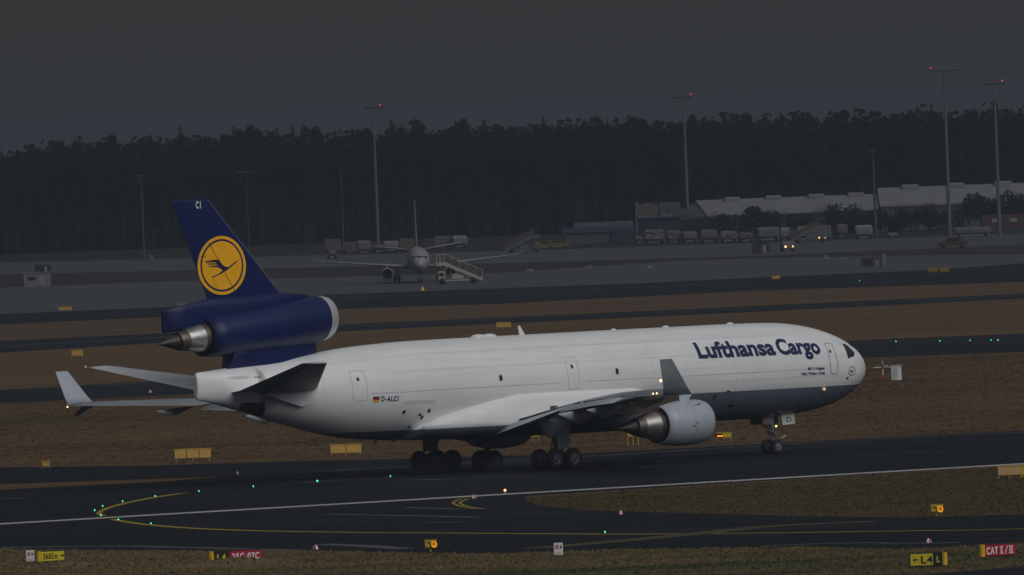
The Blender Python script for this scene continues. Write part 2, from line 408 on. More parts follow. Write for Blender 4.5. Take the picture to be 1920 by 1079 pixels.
for (x0, y0, x1, y1, w) in ((560, 905.5, 640, 902, .8), (640, 901, 735, 896.5, .7), (760, 901, 840, 899, 1.2), (400, 925.5, 412, 925.3, 1), (438, 926, 447, 925.6, 1), (472, 926, 481, 925.6, 1),
                            (1690, 848.4, 1704, 848, 1), (1722, 848, 1737, 847.6, 1), (1758, 847.6, 1770, 847, 1), (1240, 855, 1262, 854, .8), (1278, 854, 1300, 853, .8)):
    stripe('touchdown_mark', [(x0, y0), (x1, y1)], w, M['paint_sheen_faint'], .011)
for (pts, w) in (([(0, 1027), (240, 1024.5), (470, 1030), (570, 1033)], 1.0), ([(600, 1021), (680, 1024), (760, 1029.5)], 1.3), ([(1430, 1024), (1560, 1019), (1680, 1018)], .9),
                 ([(610, 965), (760, 967), (900, 971)], .8), ([(760, 952), (860, 955)], .7), ([(1640, 1021), (1800, 1018)], .8), ([(800, 980), (870, 979)], .9)):
    stripe('wet_sheen_streak', pts, w, M['paint_sheen_faint'], .009)  # sky reflection on wet asphalt, painted as pale strips
random.seed(3)
for k in range(26):                       # rubber left by landing wheels, along the runway
    px = random.uniform(-100, 1900); u = random.uniform(.15, .8)
    ya = 983 - .0589*px; yb = 919 - .0560*px
    py = yb + (ya - yb) * u; ln = random.uniform(90, 420)
    stripe('rubber_mark', [(px, py), (px + ln, py - .0578*ln)], random.uniform(.3, 1.0), M['skid'], .0095 + .0001*k)
for k in range(14):                       # resurfaced rectangles in the runway
    px = random.uniform(0, 1850); u = random.uniform(.08, .8); ya = 983 - .0589*px; yb = 919 - .0560*px
    c = gp(px, yb + (ya - yb)*u); a_ = random.uniform(3, 11); b_ = random.uniform(1.2, 3.2); dx, dy = cos(RUN), sin(RUN)
    sheet('asphalt_patch', [(c.x+dx*a_*i-dy*b_*j, c.y+dy*a_*i+dx*b_*j) for i, j in ((-1, -1), (1, -1), (1, 1), (-1, 1))], M['asphalt_tw'], .0062 + .0002*k)
hook_a = spline([(345, 925), (291, 933), (240, 943), (205, 952.5), (188, 960), (187, 964.5), (196, 968)])
stripe('taxi_line', hook_a, [0.7 - .35 * min(1, i / 45) for i in range(len(hook_a))], M['paint_yellow'], .010)
hook_b = spline([(213, 974), (222, 976.5), (283, 985), (400, 993), (600, 998), (900, 1000.5), (1200, 1002), (1500, 999), (1700, 996), (1920, 992), (2600, 970)])
stripe('taxi_line', hook_b, [0.35 + .35 * min(1, i / 40) for i in range(len(hook_b))], M['paint_yellow'], .010)
stripe('old_taxi_line', spline([(1000, 1029), (1160, 1015), (1300, 1002), (1400, 991), (1480, 985), (1640, 978)]), 2.2, M['paint_yellow_faint'], .012)
for dx in (0, 13):
    stripe('hold_marking', spline([(866 + dx, 935.5), (852 + dx, 941), (851 + dx, 945), (866 + dx, 950.5), (895 + dx, 955)]), .20, M['paint_yellow'], .010 + .0005*dx/12)
for (pts, w) in (([(0, 1031), (200, 1034), (600, 1035), (900, 1039)], .25),):
    pass
for (pts, w) in (([(-200, 662), (637, 613), (940, 599), (1400, 579), (1920, 555)], 1.6), ([(-200, 741), (363, 714.5), (1600, 643), (1920, 630)], 1.3), ([(620, 558), (1018, 548), (1400, 530)], 2.0),
                 ([(1290, 571), (1460, 563)], 2.2)):
    stripe('taxiway_edge_line', pts, w, M['paint_sheen_faint'], .012)
# concrete slab joints on the apron
for k in range(7):
    f = k / 6
    a = gp(-400, 597 + f * -25); b = gp(2200, 490 + f * -12)
# grass tufts ---------------------------------------------------------------
def berm(x, y):
    """slight rise of the near verge in front of the two left signs"""
    def bump(cx, cy, rx, ry, h): return h * np.exp(-((x-cx)/rx)**2 - ((y-cy)/ry)**2)
    s1 = gp(445, 1058); s2 = gp(95, 1060)
    return bump(s1.x, s1.y - 3.2, 3.2, 1.6, .36) + bump(s2.x + .6, s2.y - 3.0, 1.7, 1.5, .24)
def tri_inside(pts, x, y):
    ins = np.zeros(len(x), bool); n = len(pts); j = n - 1
    for i in range(n):
        xi, yi = pts[i][0], pts[i][1]; xj, yj = pts[j][0], pts[j][1]
        c = ((yi > y) != (yj > y)) & (x < (xj-xi)*(y-yi)/(yj-yi+1e-12)+xi)
        ins ^= c; j = i
    return ins
def tufts(name, pix, m, dens, h0, h1, w=.12, hf=None):
    P = [gp(a, b) for a, b in pix]
    X0, X1 = min(p.x for p in P), max(p.x for p in P); Y0, Y1 = min(p.y for p in P), max(p.y for p in P)
    n = int((X1-X0)*(Y1-Y0)*dens)
    x = rng.uniform(X0, X1, n); y = rng.uniform(Y0, Y1, n)
    k = tri_inside([(p.x, p.y) for p in P], x, y); x, y = x[k], y[k]; n = len(x)
    z = hf(x, y) if hf else np.zeros(n)
    a = rng.uniform(-1.2, 1.2, n); h = rng.uniform(h0, h1, n) * (0.6 + .8*rng.random(n)); ww = w*rng.uniform(.5, 1.5, n)
    V = np.zeros((n, 4, 3))
    cx, sx = np.cos(a)*ww, np.sin(a)*ww
    lx, ly = rng.normal(0, .35, n)*h, rng.normal(0, .35, n)*h
    V[:, 0] = np.stack([x-cx, y-sx, z-.02], 1); V[:, 1] = np.stack([x+cx, y+sx, z-.02], 1)
    V[:, 2] = np.stack([x+cx*.7+lx, y+sx*.7+ly, z+h*.8], 1); V[:, 3] = np.stack([x-cx*.3+lx, y-sx*.3+ly, z+h], 1)
    me = bpy.data.meshes.new(name); me.vertices.add(n*4); me.vertices.foreach_set('co', V.reshape(-1))
    me.loops.add(n*4); me.loops.foreach_set('vertex_index', np.arange(n*4, dtype=np.int32))
    me.polygons.add(n); me.polygons.foreach_set('loop_start', np.arange(0, n*4, 4, dtype=np.int32)); me.polygons.foreach_set('loop_total', np.full(n, 4, np.int32))
    me.polygons.foreach_set('use_smooth', np.ones(n, bool))
    me.update(); me.validate()
    nv = np.zeros((n*4, 3)); nv[:, 2] = 1; nv[:, :2] = np.repeat(rng.normal(0, .22, (n, 2)), 4, 0)
    me.normals_split_custom_set_from_vertices(nv.tolist())
    return tag(obj(name, me, m), kind='stuff')
# verge in front with its gentle rises
bm = bmesh.new()
VX0, VX1, VY0, VY1 = -60, 60, 770, 874
nx, ny = 120, 120
s = [[None]*(ny+1) for _ in range(nx+1)]
verge_px = [(-700, 1062), (0, 1031), (200, 1034), (600, 1035), (900, 1040), (1160, 1032), (1504, 1027), (1675, 1031), (1770, 1029), (1840, 1023), (1920, 1021), (2500, 998),
            (2500, 1020), (1920, 1062), (1830, 1069), (1750, 1075), (1690, 1084), (1690, 1125), (-700, 1170)]
verge_poly = [gp(a, b) for a, b in verge_px]
f = poly(bm, [Vector((p.x, p.y, .016)) for p in verge_poly]); bmesh.ops.triangulate(bm, faces=bm.faces[:])
grid_cut(bm, .8)
for v in bm.verts: v.co.z = .016 + float(berm(v.co.x, v.co.y))
fix(bm)
for ff in bm.faces: ff.smooth = True
verge = tag(obj('grass_verge', bm, M['grass_near']), kind='structure')
wedge_px = [(985, 937.5), (1010, 947.5), (1100, 956.5), (1300, 962.5), (1500, 967.5), (1700, 970.5), (1920, 964.5), (2400, 949), (2400, 845), (1920, 873.5), (985, 933.5)]
px_sheet('grass_wedge', wedge_px, M['grass_wedge'], .008)
tg = tufts('verge_grass', verge_px, M['grass_near'], 16, .03, .10, .08, lambda x, y: berm(x, y) + .016)
tag(tg, 'short patchy olive and straw grass on the verge in front', 'grass')
tg = tufts('wedge_grass', wedge_px, M['grass_wedge'], 12, .03, .08, .09)
tag(tg, 'dark green brown grass wedge between runway and exit taxiway', 'grass')
mid_px = [(-200, 885), (0, 876), (300, 872), (560, 864), (765, 860), (1095, 849.5), (1516, 827), (1920, 807), (2100, 798), (2100, 650), (1920, 661), (1630, 672), (363, 740), (-200, 769)]
px_sheet('grass_strip_middle', mid_px, M['grass_mid'], .003)
tg = tufts('infield_grass', mid_px, M['grass_mid'], 2.5, .02, .055, .16)
tag(tg, 'brown winter grass filling the field behind the white cargo jet', 'grass')
px_sheet('grass_strip_back', [(-900, 712), (0, 662), (637, 622), (940, 607), (1400, 586), (1920, 560), (2900, 512), (2900, 575), (1920, 626), (1600, 639), (363, 711), (0, 731), (-900, 782)], M['grass_mid'], .003)
px_sheet('grass_bank_far', [(-1400, 545), (0, 515), (940, 494), (1440, 479), (1920, 459), (3300, 408), (3300, 440), (1920, 477), (1440, 484), (1265, 490), (940, 512), (350, 527), (0, 540), (-1400, 580)],
         ground_mat('dark scrub bank', (.030, .028, .024), (.040, .033, .028), (.022, .023, .022)), .006)

# ================================================================== THE CARGO JET
jet = empty('cargo_jet', JET_O, RUN, 'large white three engined cargo jet with navy tail and orange roundel rolling on the runway', 'airplane')
jet_inv_rot = Matrix.Rotation(-RUN, 3, 'Z')
def loc(px, py, Y):
    """point of the jet with sideways coordinate Y seen at a pixel, in the jet's own frame"""
    d = jet_inv_rot @ ray(px, py); c = jet_inv_rot @ (CAM - JET_O)
    t = (Y - c.y) / d.y
    return c + d * t
PROF = np.array([(33.9, 5.3, 5.1, .12), (33.84, 5.52, 4.88, .32), (33.7, 5.74, 4.66, .58), (33.4, 6.05, 4.38, .92), (32.7, 6.6, 3.95, 1.46), (31.6, 7.15, 3.45, 2.02), (30.3, 7.62, 3.0, 2.43), (28.9, 8.0, 2.72, 2.70), (27.3, 8.28, 2.53, 2.88), (25.8, 8.42, 2.42, 2.98),
    (23.5, 8.48, 2.36, 3.01), (20, 8.5, 2.34, 3.01), (12, 8.49, 2.33, 3.01), (4, 8.47, 2.33, 3.01), (-4, 8.45, 2.33, 3.01), (-7, 8.42, 2.33, 3.01), (-9.5, 8.34, 2.35, 2.98), (-12.3, 8.18, 2.55, 2.86), (-14.5, 7.98, 2.92, 2.6), (-17, 7.75, 3.5, 2.2),
    (-19.5, 7.52, 4.15, 1.65), (-22, 7.32, 4.8, 1.0), (-23.6, 7.19, 5.18, .48), (-24.4, 7.13, 5.36, .30), (-24.72, 7.08, 5.42, .24), (-24.82, 6.92, 5.58, .18)])[::-1].copy()
PROF[:, 0] = np.where(PROF[:, 0] > 31, 31 + (PROF[:, 0]-31)*.88, PROF[:, 0])
def smooth_interp(x, k):
    xs, ys = PROF[:, 0], PROF[:, k]
    i = int(np.clip(np.searchsorted(xs, x) - 1, 0, len(xs) - 2))
    def slope(j):
        if j <= 0 or j >= len(xs) - 1:
            j0, j1 = max(0, j-1), min(len(xs)-1, j+1); return (ys[j1]-ys[j0])/(xs[j1]-xs[j0])
        a = (ys[j]-ys[j-1])/(xs[j]-xs[j-1]); b = (ys[j+1]-ys[j])/(xs[j+1]-xs[j])
        if a*b <= 0: return 0.0
        return 2*a*b/(a+b)
    h = xs[i+1]-xs[i]; t = min(1, max(0, (x-xs[i])/h))
    return float((2*t**3-3*t*t+1)*ys[i]+(t**3-2*t*t+t)*h*slope(i)+(-2*t**3+3*t*t)*ys[i+1]+(t**3-t*t)*h*slope(i+1))
def prof(x): return smooth_interp(x, 1), smooth_interp(x, 2), smooth_interp(x, 3)
def skin(x, th, off=0.0, side=-1):
    """point on the jet's skin: station x, angle th above the horizontal, side -1 = starboard"""
    zt, zb, w = prof(x); zc, hh = (zt+zb)/2, (zt-zb)/2
    return Vector((x, side*(w+off)*cos(th), zc+(hh+off)*sin(th)))
def skin_hit(px, py):
    Y = -2.5
    for _ in range(160):
        p = loc(px, py, Y); zt, zb, w = prof(p.x); zc, hh = (zt+zb)/2, (zt-zb)/2
        q = max(0, 1-((p.z-zc)/hh)**2); Y = Y*.7 - w*sqrt(q)*.3
    p = loc(px, py, Y); return p.x, math.asin(max(-1, min(1, (p.z-zc)/hh)))
xs = sorted(set(list(np.linspace(-24.82, -24.2, 14)) + list(np.linspace(-24.2, -7, 36)) + list(np.linspace(-7, 23, 16)) + list(np.linspace(23, 32, 28)) + list(np.linspace(32, float(PROF[-1, 0]), 20))))
bm = bmesh.new(); NR = 72
loft(bm, [[skin(x, 2*pi*k/NR, side=1) for k in range(NR)] for x in xs]); fix(bm)
fus = obj('fuselage', bm, M['fuse'], jet)

def wrap(name, bm, fn, m, parent, step=.12, axes=(0, 1), smooth=False):
    """drape a flat drawing (x, y) over a surface"""
    grid_cut(bm, step, axes)
    for v in bm.verts: v.co = fn(v.co.x, v.co.y)
    return obj(name, bm, m, parent, smooth)
def band(bm, x0, y0, x1, y1):
    poly(bm, [(x0, y0, 0), (x1, y0, 0), (x1, y1, 0), (x0, y1, 0)])
def outline(bm, x0, y0, x1, y1, w, r):
    """rounded rectangular ring"""
    def ringp(a0, b0, a1, b1, rr):
        out = []
        for (cx, cy, s0) in ((a1-rr, b1-rr, 0), (a0+rr, b1-rr, 90), (a0+rr, b0+rr, 180), (a1-rr, b0+rr, 270)):
            for k in range(5):
                a = radians(s0 + 90*k/4); out.append((cx+rr*cos(a), cy+rr*sin(a), 0))
        return out
    o, i = ringp(x0, y0, x1, y1, r), ringp(x0+w, y0+w, x1-w, y1-w, max(.01, r-w))
    vo = [bm.verts.new(p) for p in o]; vi = [bm.verts.new(p) for p in i]; n = len(o)
    for k in range(n): bm.faces.new((vo[k], vo[(k+1) % n], vi[(k+1) % n], vi[k]))
def disc2(bm, cx, cy, rx, ry, n=24, mi=0):
    f = bm.faces.new([bm.verts.new((cx+rx*cos(2*pi*k/n), cy+ry*sin(2*pi*k/n), 0)) for k in range(n)]); f.material_index = mi
RF = 3.04
def on_skin(x0, th0, off=.015, slope=0.0):
    return lambda u, v: skin(x0+u, th0+(v+slope*u)/RF, off)

# name along the front
bm = text_bm('Lufthansa', 1.56, .060, sp=1.02)
a, b = bounds(bm, 0); kx = 6.95/(b-a)
for v in bm.verts: v.co.x = (v.co.x-a)*kx
wrap('lettering', bm, on_skin(16.25, radians(20.3), .015, -.004), M['letter'], jet)
bm = text_bm('Cargo', 1.56, .060, sp=1.02)
a, b = bounds(bm, 0); kx = 3.95/(b-a)
for v in bm.verts: v.co.x = (v.co.x-a)*kx
wrap('lettering', bm, on_skin(23.42, radians(19.8), .015, -.004), M['letter'], jet)
for s, y0, w_ in (('MD-11 Freighter', 5.33, 1.65), ('Hello, Windsor Canada', 5.02, 2.25)):
    bm = text_bm(s, .27, .006); a, b = bounds(bm, 0)
    for v in bm.verts: v.co.x = (v.co.x-b)*w_/(b-a)
    wrap('lettering', bm, on_skin(27.5, math.asin((y0-5.4)/3.0)), M['letter'], jet)
bm = text_bm('D-ALCI', .46, .016, sp=1.25); a, b = bounds(bm, 0)
for v in bm.verts: v.co.x = (v.co.x-a)*1.42/(b-a)
wrap('registration', bm, on_skin(-11.7, radians(-11.0)), M['letter'], jet)
for k, c in enumerate(((.01, .01, .01), (.45, .01, .01), (.75, .45, .02))):
    bm = bmesh.new(); band(bm, -12.38, .36-.12*(k+1), -11.86, .36-.12*k)
    wrap('flag_band', bm, lambda u, v: skin(u, radians(-11.9)+v/RF, .015), mat('flag band', c, .5), jet)
# doors
def door(x0, x1, th0, th1, wx=None, wth=None, m='line', w=.035):
    h = (th1-th0)*RF
    bm = bmesh.new(); outline(bm, 0, 0, x1-x0, h, w, .16)
    d = wrap('door', bm, on_skin(x0, th0, .012), M[m], jet)
    if wx is not None:
        bm = bmesh.new(); disc2(bm, 0, 0, .105, .14)
        wrap('door_window', bm, on_skin(wx, wth, .014), M['glass'], d)
door(-13.95, -12.80, radians(-10), radians(31), -13.42, radians(18.4))
door(4.45, 5.45, radians(-9), radians(30.5), 4.94, radians(18.1))
door(28.05, 28.85, radians(-8), radians(36.5), 28.33, radians(23.5), 'lineblue', .045)
for x_, t_ in ((-1.41, 9), (8.8, 9.4)):
    bm = bmesh.new(); outline(bm, -.16, -.23, .16, .23, .05, .15); d = wrap('window', bm, on_skin(x_, radians(t_), .012), M['line'], jet)
    bm = bmesh.new(); outline(bm, -.115, -.19, .115, .19, .11, .115); disc2(bm, 0, 0, .06, .12)
    wrap('pane', bm, on_skin(x_, radians(t_), .016), M['glass'], d)
# long skin joints
for (x0, x1, t0, w) in ((-12.5, 3.8, -1, .03), (6, 27.3, -.8, .028), (-16, 27, 47, .016), (-11, 20, 24, .012), (17.6, 28, -9, .012)):
    bm = bmesh.new(); band(bm, x0, 0, x1, w)
    wrap('skin_joint', bm, lambda u, v, t0=t0: skin(u, radians(t0)+v/RF, .010), M['line'], jet, 1.0, (0,))
for xx in (-18.5, -16.0, 1.0, 12.0, 19.4):
    bm = bmesh.new(); band(bm, xx, -1.2, xx+.016, 4.4)
    wrap('skin_joint', bm, lambda u, v: skin(u, v/RF, .009), M['line'], jet, .25, (1,))
bm = bmesh.new(); outline(bm, 0, 0, 2.6, .18, .035, .03)
wrap('access_panel', bm, on_skin(-9.8, radians(-15.5), .012), M['line'], jet)
for (px, py, a_, b_) in ((757.5, 773, .12, .12), (787, 778, .12, .10), (791, 783, .10, .14), (804.5, 770.5, .12, .12), (767, 801, .10, .12), (1340, 745, .10, .2), (1366, 734, .16, .05), (1371, 761, .3, .12), (1556, 660, .03, .09), (1501, 762, .14, .12)):
    x_, t_ = skin_hit(px, py); bm = bmesh.new(); band(bm, -a_, -b_, a_, b_)
    wrap('vent', bm, on_skin(x_, t_, .014), M['dark'], jet)
# nose roundel and probe spot
x_, t_ = skin_hit(1597.5, 696)
bm = bmesh.new(); outline(bm, -.42, -.40, .42, .40, .045, .40)
for pp in ([(-.28, .08), (-.1, .12), (.0, .0), (.2, .06), (.36, .12), (.1, -.06), (-.1, -.16), (-.26, -.22), (-.1, -.08)],): poly(bm, [(a, b, 0) for a, b in pp])
wrap('nose_roundel', bm, on_skin(x_, t_, .012), M['letter'], jet, .15)
x_, t_ = skin_hit(1589, 709.5); bm = bmesh.new(); disc2(bm, 0, 0, .13, .13); wrap('red_marking', bm, on_skin(x_, t_, .016), M['red'], jet)
# cockpit windows: dark panes with pillars, on both sides
cw = [skin_hit(*p) for p in ((1579.5, 645.5), (1586.5, 646), (1602, 662), (1601, 668.5), (1590, 672.5))]
cw = [(a, b) for a, b in cw]
def pane(pts, side, parent=jet):
    n_ = 7; bm = bmesh.new()
    # pts: 4 corners (station, angle) -> grid
    g = [[None]*(n_+1) for _ in range(n_+1)]
    for i in range(n_+1):
        for j in range(n_+1):
            u, v = i/n_, j/n_
            x = (1-u)*(1-v)*pts[0][0]+u*(1-v)*pts[1][0]+u*v*pts[2][0]+(1-u)*v*pts[3][0]
            t = (1-u)*(1-v)*pts[0][1]+u*(1-v)*pts[1][1]+u*v*pts[2][1]+(1-u)*v*pts[3][1]
            g[i][j] = bm.verts.new(skin(x, t, .022, side))
    for i in range(n_):
        for j in range(n_): bm.faces.new((g[i][j], g[i+1][j], g[i+1][j+1], g[i][j+1]))
    return obj('cockpit_window', bm, M['glass'], parent, True)
R_ = radians
for side in (-1, 1):
    pane([cw[4], ((cw[3][0]*.5+cw[4][0]*.5), (cw[3][1]+cw[4][1])/2), ((cw[0][0]+cw[1][0])/2+.12, cw[1][1]), cw[0]], side)
    pane([((cw[3][0]*.5+cw[4][0]*.5)+.035, (cw[3][1]+cw[4][1])/2+.005), cw[3], cw[2], ((cw[0][0]+cw[1][0])/2+.16, cw[1][1]-.005)], side)
    pane([(31.35, R_(50)), (31.95, R_(46)), (31.9, R_(83)), (31.25, R_(84))], side)
bm = bmesh.new()
bmesh.ops.create_uvsphere(bm, u_segments=10, v_segments=6, radius=.12, matrix=Matrix.Translation(skin(27.62, radians(-27.5), .06)))
obj('taxi_light', bm, glow('dim taxi lamp', (1., .72, .38), .30), jet, True)

# antennas and bumps on the back
def fin_antenna(px, py, h=.5, c=.45, lean=-.25):
    p = loc(px, py, 0); zt = prof(p.x)[0]; bm = bmesh.new()
    loft(bm, [[(p.x+sx*c/2*k+lean*(1-k)*-1*0+lean*zz, sy*.04*k, zt-.05+h*zz) for sx, sy in ((1, 0), (.2, 1), (-1, 0), (.2, -1))] for zz, k in ((0, 1), (1, .45))], smooth=False); fix(bm)
    obj('blade_antenna', bm, M['white'], jet)
fin_antenna(979.5, 628, .62, .5, -.28)
for px, r in ((896, .42), (916, .42), (1248, .2), (1369, .2), (1150, .15)):
    p = loc(px, 625, 0); zt = prof(p.x)[0]; bm = bmesh.new()
    bmesh.ops.create_uvsphere(bm, u_segments=16, v_segments=8, radius=1, matrix=Matrix.Translation((p.x, 0, zt)) @ Matrix.Diagonal((r*1.4, r*.9, r*.33+.04, 1)))
    obj('dome_antenna', bm, M['white'], jet, True)
p = loc(703, 830, 0); bm = bmesh.new()
loft(bm, [[(p.x+.14+sx*.16, sy*.03, 2.4) for sx, sy in ((1, 0), (0, 1), (-1, 0), (0, -1))], [(p.x-.12+sx*.05, sy*.02, 1.98) for sx, sy in ((1, 0), (0, 1), (-1, 0), (0, -1))]], smooth=False); fix(bm)
obj('drain_mast', bm, M['red'], jet)
p = loc(738, 829, 0); bm = bmesh.new(); box(bm, (p.x, 0, 2.28), (.3, .05, .22)); obj('blade_antenna', bm, M['winggrey'], jet)

# wing root fairing (bulged white panel over the wing joint)
def naca(u): return 5*(.2969*sqrt(max(u, 0))-.126*u-.3516*u*u+.2843*u**3-.1036*u**4)
bm = bmesh.new(); rings = []
for x in np.linspace(-8.3, 15.5, 50):
    s_ = min(1, max(0, (x+8.3)/8.3)); e_ = min(1, max(0, (15.5-x)/5.0))
    k = (s_**.62) * (e_**.7)
    zt_ = 2.75 + 2.05*k if x < 8 else 2.75 + 2.05*k
    w_ = 3.02 + .45*k*1.0
    ring = []
    zb_ = 2.28 - .22*k
    for j in range(28):
        a_ = -pi/2 + pi*j/27
        # lower corner squared off, upper edge thins into the body
        if a_ < 0: ring.append((x, -(w_)*abs(cos(a_))**.55, 3.15 + (3.15-zb_)*sin(a_)))
        else:
            z_ = 3.15 + (zt_-3.15)*sin(a_)
            zc_ = 5.4; body = 3.01*sqrt(max(0, 1-((z_-zc_)/3.06)**2))
            yo = max(body-.06, (w_)*cos(a_)**.8*(1-.0) if False else body + (w_-body)*max(0, cos(a_))**1.1 - .05*(a_/(pi/2))**3)
            ring.append((x, -yo, z_))
    full = ring + [(q[0], -q[1], q[2]) for q in ring[::-1]]
    rings.append(full)
loft(bm, rings); fix(bm)
obj('wing_root_fairing', bm, M['fuse'], jet)

def slab(bm, side_pts, hw_top, hw_bot=None):
    hw_bot = hw_top if hw_bot is None else hw_bot
    A = [bm.verts.new((p[0], -p[2] if len(p) > 2 else -hw_top, p[1])) for p in side_pts]; B = [bm.verts.new((p[0], p[2] if len(p) > 2 else hw_top, p[1])) for p in side_pts]
    bm.faces.new(A); bm.faces.new(B[::-1]); k = len(A)
    for i in range(k): bm.faces.new((A[i], B[i], B[(i+1) % k], A[(i+1) % k]))
# lifting surfaces
def section(y, xle, zle, xte, zte, tc, n=15, camber=.012):
    c = sqrt((xle-xte)**2+(zle-zte)**2); out = []
    us = [(1-cos(pi*i/n))/2 for i in range(n+1)]
    for u in us[::-1]:
        out.append((xle+(xte-xle)*u, y, zle+(zte-zle)*u + c*(tc*naca(u)+camber*4*u*(1-u))))
    for u in us[1:-1]:
        out.append((xle+(xte-xle)*u, y, zle+(zte-zle)*u + c*(-tc*naca(u)*.8+camber*4*u*(1-u))))
    return out
def lifting(secs, side, n=15, camber=.012):
    bm = bmesh.new(); loft(bm, [section(side*s[0], *s[1:], n=n, camber=camber) for s in secs]); fix(bm); return bm
LEx = lambda y: 10.2 - (y-3)*.7686
WING = [(2.2, 11.4, 3.35, -.2, 3.05, .13), (3.4, LEx(3.4)+.3, 3.55, -.3, 3.2, .13), (6, LEx(6), 4.0, .0, 3.75, .125), (8.8, LEx(8.8), 4.4, .05, 4.18, .118), (15, LEx(15), 4.72, -3.1, 4.58, .108),
        (19.2, LEx(19.2), 4.86, -5.2, 4.75, .10), (19.3, LEx(19.3), 4.86, -7.0, 4.62, .09), (26.6, LEx(26.6), 4.95, -10.5, 4.82, .09), (27.2, -8.5, 4.93, -10.75, 4.84, .085)]
def shade_undersides(bm, mi_low=1):  # down-facing faces take a darker material as painted shade
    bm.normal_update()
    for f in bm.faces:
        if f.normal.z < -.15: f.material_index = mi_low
for side in (-1, 1):
    bm = lifting(WING, side); shade_undersides(bm)
    w = obj('wing', bm, [M['winggrey'], M['wingdark']], jet)
    bm = lifting([(3.45, -.25, 3.02, -2.6, 2.30, .11), (8.6, -.1, 4.05, -2.05, 3.72, .11)], side, 8, .03); shade_undersides(bm); fl = obj('flap', bm, [M['flapgrey'], M['wingdark']], w)
    bm = lifting([(9.2, -.25, 4.08, -2.45, 3.68, .11), (15, -3.15, 4.48, -5.15, 4.10, .10), (19.0, -5.2, 4.64, -7.15, 4.32, .10)], side, 8, .03); shade_undersides(bm); fl = obj('flap', bm, [M['flapgrey'], M['wingdark']], w)
    # dark gap between wing and flap seen from behind
    bm = bmesh.new()
    for a_, b_ in (((3.5, -.38, 3.20), (8.6, .0, 4.20)), ((9.2, -.25, 4.22), (19.0, -5.25, 4.74))):
        A, B = Vector((a_[1], side*a_[0], a_[2])), Vector((b_[1], side*b_[0], b_[2])); bar(bm, A, B, .055, 6)
    obj('flap_gap', bm, M['dark'], w)
    # boomerang flap hinge fairings
    for (y, xb, zb_, L, k) in ((6.0, 1.9, 3.35, 3.2, 0), (11.6, -.5, 4.1, 4.1, 1.0), (15.6, -2.3, 4.3, 3.7, .85), (21.6, -5.2, 4.62, 2.9, .55)):
        K = [(0, .05, .05, -.1), (.2, .18, .22, -.30), (.45, .25, .40, -.55), (.60, .26, .46, -.68), (.78, .2, .30, -.60), (.92, .12, .15, -.50), (1.0, .03, .04, -.44)]
        if k == 0:
            K = [(0, .05, .05, 0), (.15, .2, .3, -.15), (.45, .26, .55, -.52), (.62, .26, .6, -.71), (.8, .16, .5, -.43), (1.0, .04, .1, 0)]; k = 1.0
        rings = []
        for (t, hw, hh, oz) in K:
            c = (xb-L*t*1.05, side*y, zb_+oz*k-.05)
            rings.append([(c[0], c[1]+hw*k*cos(q), c[2]+hh*k*sin(q)) for q in np.linspace(0, 2*pi, 10, endpoint=False)])
        bm = bmesh.new(); loft(bm, rings, smooth=False); fix(bm); obj('flap_fairing', bm, M['flapgrey'], w)
    # winglets
    outm = M['wingletout'] if side < 0 else M['wingletout']
    bm = bmesh.new(); rings = []
    for (z, xl, xt, y, t) in ((4.82, -8.4, -10.85, 27.22, .10), (5.3, -8.9, -10.95, 27.35, .08), (7.06, -10.4, -11.45, 27.62, .05)):
        n = 8; us = [(1-cos(pi*i/n))/2 for i in range(n+1)]
        rings.append([(xl+(xt-xl)*u, side*(y-.0)+t*naca(u)*2, z) for u in us[::-1]] + [(xl+(xt-xl)*u, side*y-t*naca(u)*2, z) for u in us[1:-1]])
    loft(bm, rings); fix(bm); bm.normal_update()
    for f in bm.faces: f.material_index = 1 if f.normal.y*side > 0.2 else 0
    wg = obj('winglet', bm, [M['nacelle'], outm], w)
    bm = bmesh.new(); rings = []
    for (z, xl, xt, y, t) in ((4.86, -8.35, -9.5, 27.2, .07), (4.18, -9.45, -9.95, 27.75, .03)):
        rings.append([(xl, side*y, z), ((xl+xt)/2, side*y+t, z), (xt, side*y, z), ((xl+xt)/2, side*y-t, z)])
    loft(bm, rings, smooth=False); fix(bm); obj('lower_winglet', bm, M['nacelle'] if side < 0 else M['wingdark'], w)
    for (y, x, z, r) in ((27.5, -11.3, 5.75, .085),) if side < 0 else ((27.2, -10.9, 4.78, .05),):
        bm = bmesh.new(); bmesh.ops.create_uvsphere(bm, u_segments=10, v_segments=6, radius=r, matrix=Matrix.Translation((x, side*y, z)))
        obj('position_light', bm, M['lamp_warm'], w, True)
    if side < 0:
        for px in (1224.5, 1231.5):
            p = loc(px, 738.5 if px < 1230 else 738, -26.3); bm = bmesh.new(); bmesh.ops.create_uvsphere(bm, u_segments=10, v_segments=6, radius=.055, matrix=Matrix.Translation(p))
            obj('position_light', bm, M['lamp_warm'], w, True)

